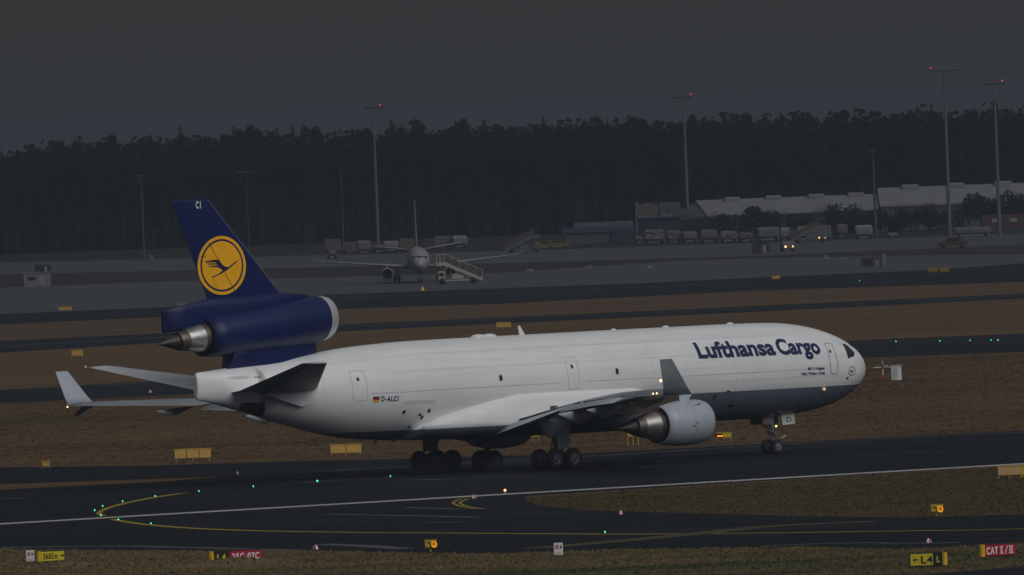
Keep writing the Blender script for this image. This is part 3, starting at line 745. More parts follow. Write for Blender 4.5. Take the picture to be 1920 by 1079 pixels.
# tailplane
for side in (-1, 1):
    bm = lifting([(.3, -15.0, 5.6, -22.4, 5.75, .10), (1.7, -16.1, 5.75, -22.7, 5.88, .10), (9.7, -22.65, 7.5, -24.75, 7.56, .09), (9.85, -23.0, 7.53, -24.8, 7.57, .07)], side); shade_undersides(bm)
    t_ = obj('tailplane', bm, [M['tailgrey'], M['winggrey']], jet)  # bright top and darker underside put the light from above into the colour
    bm = bmesh.new()
    for u0 in (.70,):
        a_ = Vector((-16.1-6.6*u0, side*1.9, 5.72)); b_ = Vector((-22.65-2.1*u0, side*9.6, 7.49)); bar(bm, a_, b_, .03, 5)
    bar(bm, (-20.5, side*4.2, 6.15), (-23.1, side*4.0, 6.28), .03, 5)
    obj('elevator_gap', bm, M['dark'], t_)
    # white fillet under the root and the dark opening for the stabiliser trim
    bm = bmesh.new(); loft(bm, [[(x, side*(yc+.35*k*cos(q)), 5.45+dz+.35*k*sin(q)) for q in np.linspace(0, 2*pi, 12, endpoint=False)] for x, yc, k, dz in ((-15.2, 2.1, .1, -.1), (-16.5, 2.0, .7, 0), (-18.5, 1.6, 1, .05), (-20.5, 1.1, 1.0, .1), (-22.3, .7, .5, .25))]); fix(bm)
    obj('root_fillet', bm, M['fuse'], t_)

# pale wedge added for the reflection under the starboard tailplane root
for side in (-1,):
    bm = bmesh.new(); pts = [loc(503, 742, -2.0), loc(560, 762, -2.0), loc(567, 762.5, -2.0), loc(578, 757, -2.0), loc(577, 741, -2.0)]
    slab(bm, [(p_.x, p_.z) for p_ in pts], .22); bmesh.ops.translate(bm, vec=(0, -1.85, 0), verts=bm.verts); fix(bm); obj('root_reflection_wedge', bm, M['tailgrey'], jet)
# fin ------------------------------------------------------------------------
FIN = [(17.86, -23.25, -26.28), (11.7, -17.25, -23.56), (10.9, -16.45, -23.25)]   # z, x leading, x trailing
def fin_le(z): return -17.25 + (z-11.7)*(-6.0/6.16)
def fin_te(z): return -23.56 + (z-11.7)*(-2.72/6.16)
def fin_half(x, z):
    l, t = fin_le(z), fin_te(z); u = min(1, max(0, (l-x)/(l-t))); return .115*(l-t)*naca(u)*.5*1.0
bm = bmesh.new(); rings = []
for z in (10.6, 11.7, 14, 16, 17.7, 17.86):
    n = 14; us = [(1-cos(pi*i/n))/2 for i in range(n+1)]; l, t = fin_le(z), fin_te(z); kk = 1 if z < 17.8 else .5
    rings.append([(l+(t-l)*u, kk*fin_half(l+(t-l)*u, z), z) for u in us[::-1]] + [(l+(t-l)*u, -kk*fin_half(l+(t-l)*u, z), z) for u in us[1:-1]])
loft(bm, rings); fix(bm); fin = obj('tail_fin', bm, M['navy'], jet)
# bare metal leading edge strip
bm = bmesh.new(); bar(bm, (fin_le(11.9)-.0, 0, 11.9), (fin_le(17.8), 0, 17.8), .028, 6); obj('leading_edge', bm, M['winggrey'], fin)
def on_fin(off): return lambda x, z: Vector((x, -(fin_half(x, z)+off), z))
def ell(bm, cx, cz, rx, rz, rx2=0, rz2=0, n=64):
    o = [bm.verts.new((cx+rx*cos(2*pi*k/n), cz+rz*sin(2*pi*k/n), 0)) for k in range(n)]
    if rx2:
        i = [bm.verts.new((cx+rx2*cos(2*pi*k/n), cz+rz2*sin(2*pi*k/n), 0)) for k in range(n)]
        for k in range(n): bm.faces.new((o[k], o[(k+1) % n], i[(k+1) % n], i[k]))
    else: bm.faces.new(o)
pc = loc(418.0, 498.0, -.2); CX, CZ = pc.x, pc.z
sx, sz = 1/21.35, 1/29.75
def fpx(zx, zy):                 # drawing units of the roundel -> fin coordinates
    q = loc(360 + zx/7.708, 430 + zy/7.708, -.22); return (q.x, q.z, 0)
bm = bmesh.new(); ell(bm, CX, CZ, 42.4*sx, 54.5*sz, 37.6*sx, 48.8*sz); rd = wrap('roundel', bm, on_fin(.012), M['orange'], fin, .3)
bm = bmesh.new(); ell(bm, CX, CZ, 34.8*sx, 45.0*sz); wrap('disc', bm, on_fin(.012), M['orange'], rd, .3)
crane = [(699, 446), (655, 478), (620, 505), (590, 532), (540, 575), (500, 605), (460, 632), (410, 660), (360, 685), (318, 699), (306, 684), (350, 672), (400, 645), (440, 615), (456, 596), (438, 578), (400, 555), (350, 549),
         (280, 552), (268, 538), (335, 532), (390, 534), (388, 527), (330, 521), (258, 522), (250, 509), (325, 508), (383, 511), (378, 503), (320, 497), (240, 496), (228, 484), (320, 483), (370, 488), (366, 479), (310, 473), (222, 479), (208, 467), (300, 448), (350, 441), (412, 444), (430, 480),
         (460, 520), (500, 545), (540, 548), (570, 520), (610, 487), (655, 456), (662, 462)]
bm = bmesh.new(); f = poly(bm, [fpx(*p) for p in crane]); bmesh.ops.triangulate(bm, faces=[f])
wrap('crane_emblem', bm, on_fin(.018), mat('emblem navy', (.006, .008, .045), .4), rd, .4)
for a_, b_, w_ in (((265, 205), (395, 440), .02), ((485, 625), (632, 900), .02), ((320, 700), (385, 860), .010), ((145, 400), (240, 388), .012)):
    bm = bmesh.new(); A, B = Vector(fpx(*a_)), Vector(fpx(*b_)); d = (B-A).normalized(); nn = Vector((-d.y, d.x, 0))*w_
    poly(bm, [A+nn, B+nn, B-nn, A-nn])
    wrap('rudder_joint', bm, on_fin(.020), M['dark'], fin, .4)
for (z0, z1) in ((11.9, CZ-1.95), (CZ+1.95, 17.6)):
    bm = bmesh.new(); g_ = []
    for z in np.linspace(z0, z1, 5):
        xa = fin_le(z)+(fin_te(z)-fin_le(z))*.66; g_.append((bm.verts.new((xa, z, 0)), bm.verts.new((xa+.025, z, 0))))
    for p_, q_ in zip(g_[:-1], g_[1:]): bm.faces.new((p_[0], p_[1], q_[1], q_[0]))
    wrap('rudder_joint', bm, on_fin(.010), M['dark'], fin, .4)
bm = text_bm('CI', .60, .020, sp=1.5); a, b = bounds(bm, 0)
q = loc(367.3, 391, -.1)
for v in bm.verts: v.co.x = q.x+(v.co.x-a)*.42/(b-a); v.co.y = q.z+v.co.y
wrap('fin_code', bm, on_fin(.012), M['white'], fin, .4)

# engine 2 duct, pylon and lower rudder
A0, A1 = Vector((-13.55, 0, 10.14)), Vector((-24.1, 0, 9.28))
ax2 = (A1-A0).normalized(); L2 = (A1-A0).length
bm = bmesh.new(); n = 44; rings = []
def duct_ring(t, r, sq=1.0):
    c = A0 + ax2*t; return [Vector((c.x, r*cos(q), c.z + r*sq*sin(q))) for q in np.linspace(0, 2*pi, n, endpoint=False)]
for t, r in ((.75, 1.44), (1.2, 1.47), (2.5, 1.50), (5, 1.50), (7.5, 1.42), (9.5, 1.31), (L2, 1.19)): rings.append(duct_ring(t, r))
for t, r in ((L2, 1.15), (L2-.8, 1.16)): rings.append(duct_ring(t, r))
loft(bm, rings, cap=False); fix(bm); duct = obj('centre_engine_duct', bm, M['navy'], jet)
bm = bmesh.new(); rings = [duct_ring(t, r) for t, r in ((.76, 1.445), (.35, 1.40), (.1, 1.32), (0, 1.25), (.05, 1.18), (.3, 1.12), (1.2, 1.10), (3.0, 1.12))]
loft(bm, rings, cap=False); fix(bm); obj('inlet_lip', bm, M['lipring'], duct)
bm = bmesh.new(); revolve(bm, [(2.9, 0), (2.9, 1.13)], A0, ax2, 32); obj('fan_face', bm, M['dark'], duct)
def core(parent, o, d, x0, s=1.0, r0=.93):
    """core cowl, nozzle and plug, x0 = plane of the fan exit"""
    bm = bmesh.new(); revolve(bm, [(x0-.9, r0+.04), (x0-.1, r0), (x0+.35*s, r0*.955)], o, d, 36); obj('core_ring', bm, M['hot'], parent)
    bm = bmesh.new(); revolve(bm, [(x0+.33*s, r0*.96), (x0+.75*s, r0*.89), (x0+1.45*s, r0*.73)], o, d, 36); obj('core_cowl', bm, M['steel'], parent)
    bm = bmesh.new(); revolve(bm, [(x0+1.44*s, r0*.725), (x0+1.9*s, r0*.63), (x0+2.1*s, r0*.585), (x0+2.1*s, r0*.54), (x0+1.6*s, r0*.55)], o, d, 32); obj('nozzle', bm, M['hot'], parent)
    bm = bmesh.new(); revolve(bm, [(x0+1.7*s, r0*.50), (x0+2.25*s, r0*.47), (x0+2.7*s, r0*.34), (x0+3.2*s, r0*.15), (x0+3.62*s, .03), (x0+3.64*s, 0)], o, d, 28); obj('exhaust_plug', bm, M['plug'], parent)
    bm = bmesh.new(); revolve(bm, [(x0-.95, r0*1.0), (x0-.95, 1.18)], o, d, 36); obj('bypass_recess', bm, M['dark'], parent)
for t, r in ((2.5, 1.504), (5.0, 1.504), (7.5, 1.424)):
    bm = bmesh.new(); revolve(bm, [(t-.02, r), (t+.02, r)], A0, ax2, 44); obj('cowl_joint', bm, M['dark'], duct)
core(duct, A0, ax2, L2, 1.04)
bm = bmesh.new()                                  # pylon between body and duct
slab(bm, [(-14.55, 7.6, .15), (-14.62, 8.45, .22), (-14.85, 8.75, .3), (-18, 8.85, .75), (-22.0, 8.3, .7), (-21.95, 7.95, .5), (-22.35, 7.05, .22), (-18, 7.2, .75)], .6); fix(bm)
for f in bm.faces: f.smooth = False
obj('pylon', bm, M['navy'], duct)
# fairing from duct top to the fin and the blade-like lower rudder behind it
bm = bmesh.new(); rings = []
for (x, zt_, zb2, hw) in ((-15.2, 11.68, 10.5, .30), (-17.2, 11.86, 10.3, .62), (-19.5, 11.82, 10.0, .72), (-21.8, 11.72, 9.9, .62), (-23.6, 11.66, 9.9, .40), (-25.4, 11.38, 9.78, .22), (-27.42, 11.08, 9.66, .06)):
    zc_, hh = (zt_+zb2)/2, (zt_-zb2)/2
    rings.append([(x, hw*np.sign(cos(q))*abs(cos(q))**.7, zc_+hh*np.sign(sin(q))*abs(sin(q))**.6) for q in np.linspace(0, 2*pi, 20, endpoint=False)])
loft(bm, rings); fix(bm); obj('lower_rudder', bm, M['navy'], fin)
bm = bmesh.new(); box(bm, (-24.0, 0, 10.45), (1.6, .34, .22)); obj('exhaust_bracket', bm, M['steel'], duct)
bm = bmesh.new(); poly(bm, [loc(478, 712.5, -.9), loc(487.5, 709, -.9), loc(485.5, 707, -.9), loc(477, 710.5, -.9)])
# APU exhaust: dark scoop and soot on the tail's flank
x_, t_ = skin_hit(483, 708)
bm = bmesh.new(); band(bm, -.24, -.03, .24, .06); wrap('vent', bm, on_skin(x_, t_, .03), M['dark'], jet)
for pts in ([(451, 756.6), (470, 754), (484, 756.5), (489, 753), (496, 757), (497, 770), (493, 778), (487, 781.5), (447.7, 769)],):
    bm = bmesh.new(); f = poly(bm, [(*[(lambda h: (h[0], h[1]*RF))(skin_hit(*p))][0], 0) for p in pts]); bmesh.ops.triangulate(bm, faces=[f])
    wrap('trim_opening', bm, lambda u, v: skin(u, v/RF, .014), M['dark'], jet, .15)

# wing engines ---------------------------------------------------------------
def wing_engine(side):
    y = side*8.3
    o = Vector((11.0, y, 2.62)); d = Vector((-1, 0, -.028)).normalized()
    e = bpy.data.objects.new('engine', None); e.location = (0, 0, 0); link(e, jet)
    bm = bmesh.new(); revolve(bm, [(.28, 1.335), (.6, 1.39), (1.1, 1.44), (1.8, 1.455), (2.6, 1.42), (3.3, 1.34), (4.05, 1.20), (4.05, 1.16), (3.0, 1.18)], o, d, 56); cowl = obj('fan_cowl', bm, M['nacelle'], jet); cowl.parent = e
    bm = bmesh.new(); revolve(bm, [(.285, 1.338), (.1, 1.27), (0, 1.19), (.04, 1.13), (.2, 1.09), (.8, 1.08), (1.3, 1.12)], o, d, 56); obj('inlet_lip', bm, M['lipring'], e)
    bm = bmesh.new(); revolve(bm, [(1.2, 0), (1.2, 1.12)], o, d, 32); obj('fan_face', bm, M['dark'], e)
    bm = bmesh.new(); revolve(bm, [(1.9, 1.463), (1.925, 1.463)], o, d, 56); obj('cowl_joint', bm, M['line'], e)
    core(e, o, d, 4.05, .97)
    # pylon
    bm = bmesh.new(); rings = []
    for (x, zt_, zb2, hw) in ((10.1, 4.02, 3.9, .12), (9.2, 4.35, 3.8, .2), (8.0, 4.6, 3.5, .24), (6.6, 4.6, 3.3, .26), (5.4, 4.5, 3.25, .26), (4.2, 4.2, 3.2, .2), (2.6, 4.1, 3.55, .06)):
        rings.append([(x, y-hw, zb2), (x, y+hw, zb2), (x, y+hw, zt_), (x, y-hw, zt_)])
    loft(bm, rings, smooth=False); fix(bm); obj('pylon', bm, M['wingdark'] if False else M['hot'], e)
    bm = bmesh.new(); slab(bm, [(9.9, 3.3), (9.9, 3.9), (9.3, 3.75), (9.2, 3.3)], .03)
    bmesh.ops.translate(bm, vec=(0, y+side*.95*1.0, -.1), verts=bm.verts); obj('strake', bm, M['winggrey'], e)
    if side < 0:
        bm = bmesh.new()
        for k in range(5):
            th = radians(8-14*k); 
        for (a_, b_, c_, d_) in ((9.05, 9.2, -22, -2), (8.95, 9.25, -2, 0), (8.75, 8.95, -10, -6)):
            g = [[bm.verts.new((x, y-1.462*cos(radians(t)), 2.58+1.462*sin(radians(t)))) for t in np.linspace(c_, d_, 4)] for x in ((a_, b_) if c_ != -22 else (9.18, 9.21))]
            for i in range(3): bm.faces.new((g[0][i], g[1][i], g[1][i+1], g[0][i+1]))
        obj('red_marking', bm, M['red'], e)
    return e
wing_engine(-1); wing_engine(1)

# landing gear ----------------------------------------------------------------
def wheel(parent, x, y, z, r, w, side=-1):
    bm = bmesh.new()
    revolve(bm, [(-w/2, r*.55), (-w/2, r*.80), (-w*.40, r*.94), (-w*.2, r), (w*.2, r), (w*.40, r*.94), (w/2, r*.80), (w/2, r*.55)], (x, y, z), (0, 1, 0), 36)
    wh = obj('wheel', bm, M['black'], parent)
    return wh
def hub(parent, x, y, z, r, w):
    for s_ in (-1, 1):
        bm = bmesh.new(); revolve(bm, [(w*.40, r*.56), (w*.50, r*.54), (w*.36, r*.42), (w*.34, r*.2), (w*.52, r*.17), (w*.56, 0)], (x, y, z), (0, s_, 0), 24)
        for k in range(6):
            q = 2*pi*k/6; c = Vector((x+r*.32*cos(q), y+s_*w*.37, z+r*.32*sin(q))); bmesh.ops.create_cube(bm, size=r*.1, matrix=Matrix.Translation(c))
        obj('rim', bm, M['strut'], parent)
def main_gear(side):
    x, y = .74, side*5.5
    g = bpy.data.objects.new('main_gear', None); link(g, jet)
    for dx in (-.80, .80):
        for dy in (-.69, .69):
            wheel(g, x+dx, y+dy, .66, .66, .46); hub(g, x+dx, y+dy, .66, .66, .46)
        bm = bmesh.new(); bar(bm, (x+dx, y-.7, .66), (x+dx, y+.7, .66), .1); obj('axle', bm, M['strut'], g)
    bm = bmesh.new(); bar(bm, (x-.85, y, .70), (x+.85, y, .70), .15); bar(bm, (x, y, .75), (x, y, 1.9), .17); bar(bm, (x, y, 1.8), (x+.05, y-side*.1, 4.0), .26); bar(bm, (x+.1, y, 1.9), (x+1.9, y-side*.4, 3.4), .10)
    bar(bm, (x, y, 1.9), (x-.2, y-side*2.2, 3.3), .12); bar(bm, (x-.15, y, .95), (x-.5, y, 1.4), .05); bar(bm, (x-.5, y, 1.4), (x-.2, y, 1.85), .05)
    obj('strut', bm, M['strut'], g)
    bm = bmesh.new(); slab(bm, [(x+.58, 1.35), (x-.42, 1.22), (x-.55, 2.4), (x-.5, 3.9), (x+.72, 4.0), (x+.62, 2.4)], .04); bmesh.ops.translate(bm, vec=(0, y+side*.62, 0), verts=bm.verts); fix(bm)
    obj('gear_door', bm, M['winggrey'] if side < 0 else M['wingdark'], g)
main_gear(-1); main_gear(1)
g = bpy.data.objects.new('centre_gear', None); link(g, jet)
for dy in (-.62, .62): wheel(g, 0, dy, .64, .66, .44); hub(g, 0, dy, .64, .66, .44)
bm = bmesh.new(); bar(bm, (0, -.7, .64), (0, .7, .64), .1); bar(bm, (0, 0, .6), (-.1, 0, 2.5), .17); bar(bm, (0, 0, 1.2), (1.5, 0, 2.4), .09); obj('strut', bm, M['strut'], g)
for s_ in (-1, 1):
    bm = bmesh.new(); box(bm, (.4, s_*.75, 2.0), (1.6, .05, .9)); obj('gear_door', bm, M['wingdark'], g)
g = bpy.data.objects.new('nose_gear', None); link(g, jet)
NX = loc(1448, 838, 0).x
for dy in (-.42, .42): wheel(g, NX, dy, .485, .485, .36); hub(g, NX, dy, .485, .485, .36)
bm = bmesh.new(); bar(bm, (NX, -.4, .5), (NX, .4, .5), .07); bar(bm, (NX, 0, .5), (NX, 0, 1.4), .10); bar(bm, (NX, 0, 1.3), (NX, 0, 2.7), .17); bar(bm, (NX-.05, 0, 1.35), (NX-1.3, 0, 2.6), .07)
bar(bm, (NX+.12, 0, .85), (NX+.45, 0, 1.05), .04); bar(bm, (NX+.45, 0, 1.05), (NX+.15, 0, 1.3), .04); box(bm, (NX+.05, 0, 1.38), (.3, .55, .18)); obj('strut', bm, M['strut'], g)
bm = bmesh.new(); bar(bm, (NX+.35, -.5, 1.02), (NX+1.0, -.25, 1.15), .045); bar(bm, (NX+.35, -.3, 1.02), (NX+.9, .2, .95), .04); obj('tow_fitting', bm, M['offwhite'], g)
for s_ in (-1, 1):
    q0 = loc(1450, 778, s_*.75); bm = bmesh.new(); slab(bm, [(NX+.25, 1.86), (NX+1.38, 1.92), (NX+1.30, 2.6), (NX+.12, 2.6)], .025)
    bmesh.ops.translate(bm, vec=(0, s_*.75, 0), verts=bm.verts); gd = obj('gear_door', bm, M['white'] if s_ < 0 else M['winggrey'], g)
    if s_ < 0:
        bm = text_bm('CI', .42, .012, sp=1.5); bmesh.ops.scale(bm, vec=(.9, 1, 1), verts=bm.verts)
        for v in bm.verts: v.co = Vector((NX+.58+v.co.x, -.785, 2.05+v.co.y))
        obj('door_code', bm, M['letter'], gd)
    bm = bmesh.new(); slab(bm, [(NX-.35, 1.95), (NX-1.3, 1.95), (NX-1.35, 2.5), (NX-.35, 2.5)], .03); bmesh.ops.translate(bm, vec=(0, s_*.55, 0), verts=bm.verts); obj('gear_door', bm, M['wingdark'], g)
bm = bmesh.new(); slab(bm, [(NX-1.32, 1.95), (NX-1.42, 1.95), (NX-1.42, 2.5), (NX-1.32, 2.5)], .1); bmesh.ops.translate(bm, vec=(0, -.55, 0), verts=bm.verts); obj('red_marking', bm, M['red'], g)
bm = bmesh.new(); bmesh.ops.create_uvsphere(bm, u_segments=8, v_segments=6, radius=.06, matrix=Matrix.Translation((NX+.22, -.2, 1.8))); obj('taxi_light', bm, M['lamp_warm'], g, True)

# spray thrown up behind the main wheels
bm = bmesh.new()
for (x, y, rx_, ry_, rz_) in ((-4.0, 5.6, 4.2, 1.3, .85), (-3.6, .2, 3.8, 1.2, .7), (-2.4, -5.4, 3.2, 1.1, .6)):
    bmesh.ops.create_uvsphere(bm, u_segments=20, v_segments=10, radius=1, matrix=Matrix.Translation((x, y, rz_*.75)) @ Matrix.Diagonal((rx_, ry_, rz_, 1)))
for v in bm.verts: v.co.z = max(v.co.z, .02)
sm = bpy.data.materials.new('wheel spray'); sm.use_nodes = True
n_, l_ = sm.node_tree.nodes, sm.node_tree.links; n_.clear()
so = n_.new('ShaderNodeOutputMaterial'); sv = n_.new('ShaderNodeVolumePrincipled'); sv.inputs['Color'].default_value = (.55, .6, .68, 1); sv.inputs['Density'].default_value = .045; sv.inputs['Anisotropy'].default_value = .3
l_.new(sv.outputs[0], so.inputs['Volume'])
sp_ = tag(obj('wheel_spray', bm, sm), 'faint mist of spray hanging behind the main wheels', 'spray', kind='stuff')
sp_.location = JET_O; sp_.rotation_euler = (0, 0, RUN)

# ================================================================== NEAR FIELD THINGS
def oriented(name, p, rz, label, cat, group=None): return empty(name, p, rz, label, cat, group)
def sign_board(name, px, py_base, wpx, hpx, rz, segs, label, cap=None, hide=0.0, legs=True):
    """lit-face airfield sign: segs = [(x0, x1 as fractions, face, letters, letter material, size)] seen from the front"""
    p = gp(px, py_base); sc = FPX/p.y
    w, h = wpx/sc/abs(cos(rz)), hpx/sc
    e = oriented(name, p, rz, label, 'sign')
    z0 = .10 + hide
    bm = bmesh.new(); box(bm, (0, .12, z0+h/2), (w+.06, .22, h+.06), bev=.015); obj('housing', bm, M['signblack'], e)
    for (a, b, face, txt, tm, size, ax) in segs:
        x0, x1 = -w/2+w*a+.015, -w/2+w*b-.015
        bm = bmesh.new(); box(bm, ((x0+x1)/2, -.002, z0+h/2), (x1-x0, .02, h-.05)); f = obj('sign_face', bm, M[face], e)
        if txt:
            tb = text_bm(txt, size, .012, sp=1.12); lo, hi = bounds(tb, 0); yl, yh = bounds(tb, 1)
            want = (x1-x0)*ax; k = want/(hi-lo)
            for v in tb.verts: v.co = Vector(((x0+x1)/2+(v.co.x-(lo+hi)/2)*k, -.018, z0+h/2+(v.co.y-(yl+yh)/2)))
            obj('lettering', tb, M[tm], f)
    for s_ in (cap if isinstance(cap, (list, tuple)) else ([cap] if cap else [])):
        bm = bmesh.new(); revolve(bm, [(0, .15), (h, .15)], (s_*(w/2+.06), .10, z0), (0, 0, 1), 14)
        
        revolve(bm, [(h, .15), (h+.02, 0)], (s_*(w/2+.06), .10, z0), (0, 0, 1), 14)
        obj('end_cap', bm, M['capyellow'], e)
    for k in (-.4, 0, .4):
        bm = bmesh.new(); bar(bm, (w*k, .12, -.05), (w*k, .12, z0), .03, 6); obj('leg', bm, M['winggrey'], e)
    return e
def arrow(parent, x, z, L, s, m, y=-.02):
    bm = bmesh.new(); t = L*.09
    poly(bm, [(x-L/2, y, z-t), (x+L/2, y, z-t), (x+L/2, y, z+t), (x-L/2, y, z+t)])
    hx = x+s*L/2
    for q in (-1, 1): poly(bm, [(hx, y-.001, z), (hx-s*L*.36, y-.001, z+q*L*.36), (hx-s*L*.36-s*t*1.2, y-.001, z+q*L*.30), (hx-s*t*2, y-.001, z)])
    obj('arrow', bm, m, parent)
s1 = sign_board('direction_sign', 1738, 1065, 62, 23.5, 0.0, [(0, .70, 'signyellow', '', 'signblack', .5, .01), (.70, 1, 'signblack', 'L', 'signyellow', .42, .34)],
                'yellow and black taxiway sign with left arrow reading L4 beside L, on the front verge', cap=1)
w_ = 62/(FPX/s1.location.y); h_ = 23.5/(FPX/s1.location.y)
tb = text_bm('L4', .50, .014, sp=1.15); lo, hi = bounds(tb, 0)
for v in tb.verts: v.co = Vector((-w_*.5+w_*.33+(v.co.x-lo)*.56/(hi-lo), -.024, .10+h_/2-.18+v.co.y))
obj('lettering', tb, M['signblack'], s1); arrow(s1, -w_*.5+w_*.17, .10+h_/2, .26, -1, M['signblack'], -.024)
s2 = sign_board('category_sign', 1876, 1046.5, 61, 22.5, radians(38), [(0, 1, 'signred', '', 'white', .47, .01)], 'red sign lettered CAT II/III in white with yellow end cap at the right edge', cap=-1)
for ch in list(s2.children):
    if ch.name.startswith('sign_face'):
        for g_ in list(ch.children): bpy.data.objects.remove(g_)
w_ = 61/(FPX/s2.location.y)/cos(radians(38)); h_ = 22.5/(FPX/s2.location.y)
tb = text_bm('CAT', .48, .014, sp=1.15); lo, hi = bounds(tb, 0)
for v in tb.verts: v.co = Vector((-w_*.44+(v.co.x-lo)*w_*.36/(hi-lo), -.024, .10+h_/2-.18+v.co.y))
obj('lettering', tb, M['white'], s2)
bm = bmesh.new()
def numeral(x0, n):
    g_, st = w_*.040, w_*.022
    ww = g_*(n-1)+st*3
    band3 = lambda a, b, c, d: poly(bm, [(a, -.0235, b), (c, -.0235, b), (c, -.0235, d), (a, -.0235, d)])
    zc_ = .10+h_/2
    band3(x0-st, zc_+.155, x0+g_*(n-1)+st*2, zc_+.19); band3(x0-st, zc_-.19, x0+g_*(n-1)+st*2, zc_-.155)
    for k in range(n): band3(x0+g_*k, zc_-.155, x0+g_*k+st, zc_+.155)
numeral(w_*.0, 2); numeral(w_*.28, 3)
zc_ = .10+h_/2; poly(bm, [(w_*.13, -.0235, zc_-.2), (w_*.155, -.0235, zc_-.2), (w_*.235, -.0235, zc_+.2), (w_*.21, -.0235, zc_+.2)])
tag(obj('lettering', bm, M['white'], s2), kind=None)
s3 = sign_board('distance_sign', 99, 1056, 43, 19, radians(38), [(0, 1, 'signyellow', '3685m', 'signblack', .43, .62)], 'yellow runway distance sign reading 3685m with an arrow, half sunk in grass', cap=-1)
w_ = 43/(FPX/s3.location.y)/cos(radians(38)); arrow(s3, w_*.40, .10+19/(FPX/s3.location.y)/2, .26, 1, M['signblack'], -.024)
for ch in s3.children:
    if ch.name.startswith('sign_face'):
        for g_ in ch.children:
            for v in g_.data.vertices: v.co.x -= w_*.10
s4 = sign_board('runway_sign', 446, 1059, 90, 23, radians(38), [(0, .335, 'signblack', 'L4', 'signyellow', .46, .55), (.335, 1, 'signred', '25C-07C', 'white', .46, .86)],
                'long black and red runway sign reading L4 and 25C-07C, lower half behind grass', cap=-1)

def stop_board(px, py0, py1, wpx, label):
    p = gp(px, py1+3); sc = FPX/p.y; w, h = wpx/sc, (py1-py0)/sc
    e = oriented('stop_board', p, 0, label, 'sign', 'white boards with a red stop disc')
    bm = bmesh.new(); box(bm, (0, 0, .08+h/2), (w, .05, h), bev=.008); obj('panel', bm, M['white'], e)
    q = bmesh.new(); revolve(q, [(0, 0), (0, w*.24)], (-w*.16, -.030, .08+h*.66), (0, -1, 0), 8); d = obj('stop_disc', q, M['signred'], e)
    tb = text_bm('STOP', .10, .004, center=True)
    for v in tb.verts: v.co = Vector((-w*.16+v.co.x, -.034, .08+h*.66-.035+v.co.y))
    obj('lettering', tb, M['white'], d)
    q = bmesh.new(); box(q, (w*.28, -.032, .08+h*.62), (w*.2, .01, h*.16)); obj('pictogram', q, M['signblack'], e)
    q = bmesh.new(); box(q, (w*.28, -.032, .08+h*.78), (w*.2, .01, h*.12)); obj('pictogram', q, M['capyellow'], e)
    for k in range(2):
        q = bmesh.new(); box(q, (0, -.030, .08+h*(.13+.1*k)), (w*.6, .008, .02)); obj('text_line', q, M['line'], e)
    for s_ in (-1, 1):
        q = bmesh.new(); bar(q, (s_*w*.4, 0, -.1), (s_*w*.4, 0, .1), .02, 6); obj('leg', q, M['winggrey'], e)
stop_board(1047.5, 1018, 1041, 17, 'small white board with red stop disc on the verge below the yellow guard light')
stop_board(57, 1032, 1053, 15.5, 'small white board with red stop disc left of the yellow distance sign')

def guard_light(px, py, sc_px, rz, label, on):
    p = gp(px, py); k = sc_px
    e = oriented('guard_light', p, rz, label, 'runway light', 'yellow twin runway guard lights')
    bm = bmesh.new(); box(bm, (0, 0, .36*k), (.62*k, .26*k, .40*k), bev=.03*k); obj('housing', bm, M['signyellow'], e)
    bm = bmesh.new(); box(bm, (0, .02, .60*k), (.66*k, .28*k, .025*k)); box(bm, (-.29*k, -.02, .36*k), (.03*k, .3*k, .4*k)); obj('hood', bm, M['capyellow'], e)
    for s_ in (-1, 1):
        bm = bmesh.new(); revolve(bm, [(0, 0), (0, .135*k), (.05*k, .15*k)], (s_*.155*k, -.125*k, .37*k), (0, -1, 0), 20)
        l_ = obj('lamp', bm, M['lamp_orange'] if s_ > 0 else M['dark'], e)
        bm = bmesh.new(); revolve(bm, [(0, .15*k), (.10*k, .16*k)], (s_*.155*k, -.13*k, .37*k), (0, -1, 0), 20); obj('visor', bm, M['signblack'], e)
    bm = bmesh.new(); bar(bm, (0, 0, -.05), (0, 0, .18*k), .05*k, 8); obj('leg', bm, M['signyellow'], e)
guard_light(807.5, 1034.5, 1.0, radians(10), 'yellow guard light with one amber lamp lit on the near verge, centre', 1)
guard_light(1757, 968.5, 1.05, radians(4), 'yellow guard light with bright amber lamp on the grass wedge at right', 1)

def marker(px, py, k, label):
    p = gp(px, py); e = oriented('edge_marker', p, random.uniform(0, 1), label, 'marker', 'small red and white taxiway edge markers')
    for i in range(8):
        bm = bmesh.new(); a0, a1 = 2*pi*i/8, 2*pi*(i+1)/8
        for (r0, z0, r1, z1) in ((.17, 0, .15, .10), (.15, .10, .09, .19), (.09, .19, .02, .235)):
            bm.faces.new([bm.verts.new((r*k*cos(a), r*k*sin(a), z*k)) for r, z, a in ((r0, z0, a0), (r0, z0, a1), (r1, z1, a1), (r1, z1, a0))])
        obj('wedge', bm, M['white'] if i % 2 else M['red'], e)
for px, py, k, lb in ((592, 1030.5, 1, 'red and white dome marker on the near taxiway edge, left of the guard light'), (1164, 965, 1, 'red and white dome marker below the tip of the grass wedge'),
                      (1741, 1018, 1, 'red and white dome marker behind the yellow L4 sign'), (888, 935, .95, 'red and white dome marker beside the yellow hold marking by the white line'),
                      (445, 890, .9, 'red and white dome marker on the far runway edge below the tail'), (282, 737, 1.0, 'tiny pale marker on the taxiway below the tailplane'), (160, 690, 1, 'tiny marker on the grass left of the tailplane tip')):
    marker(px, py, k, lb)
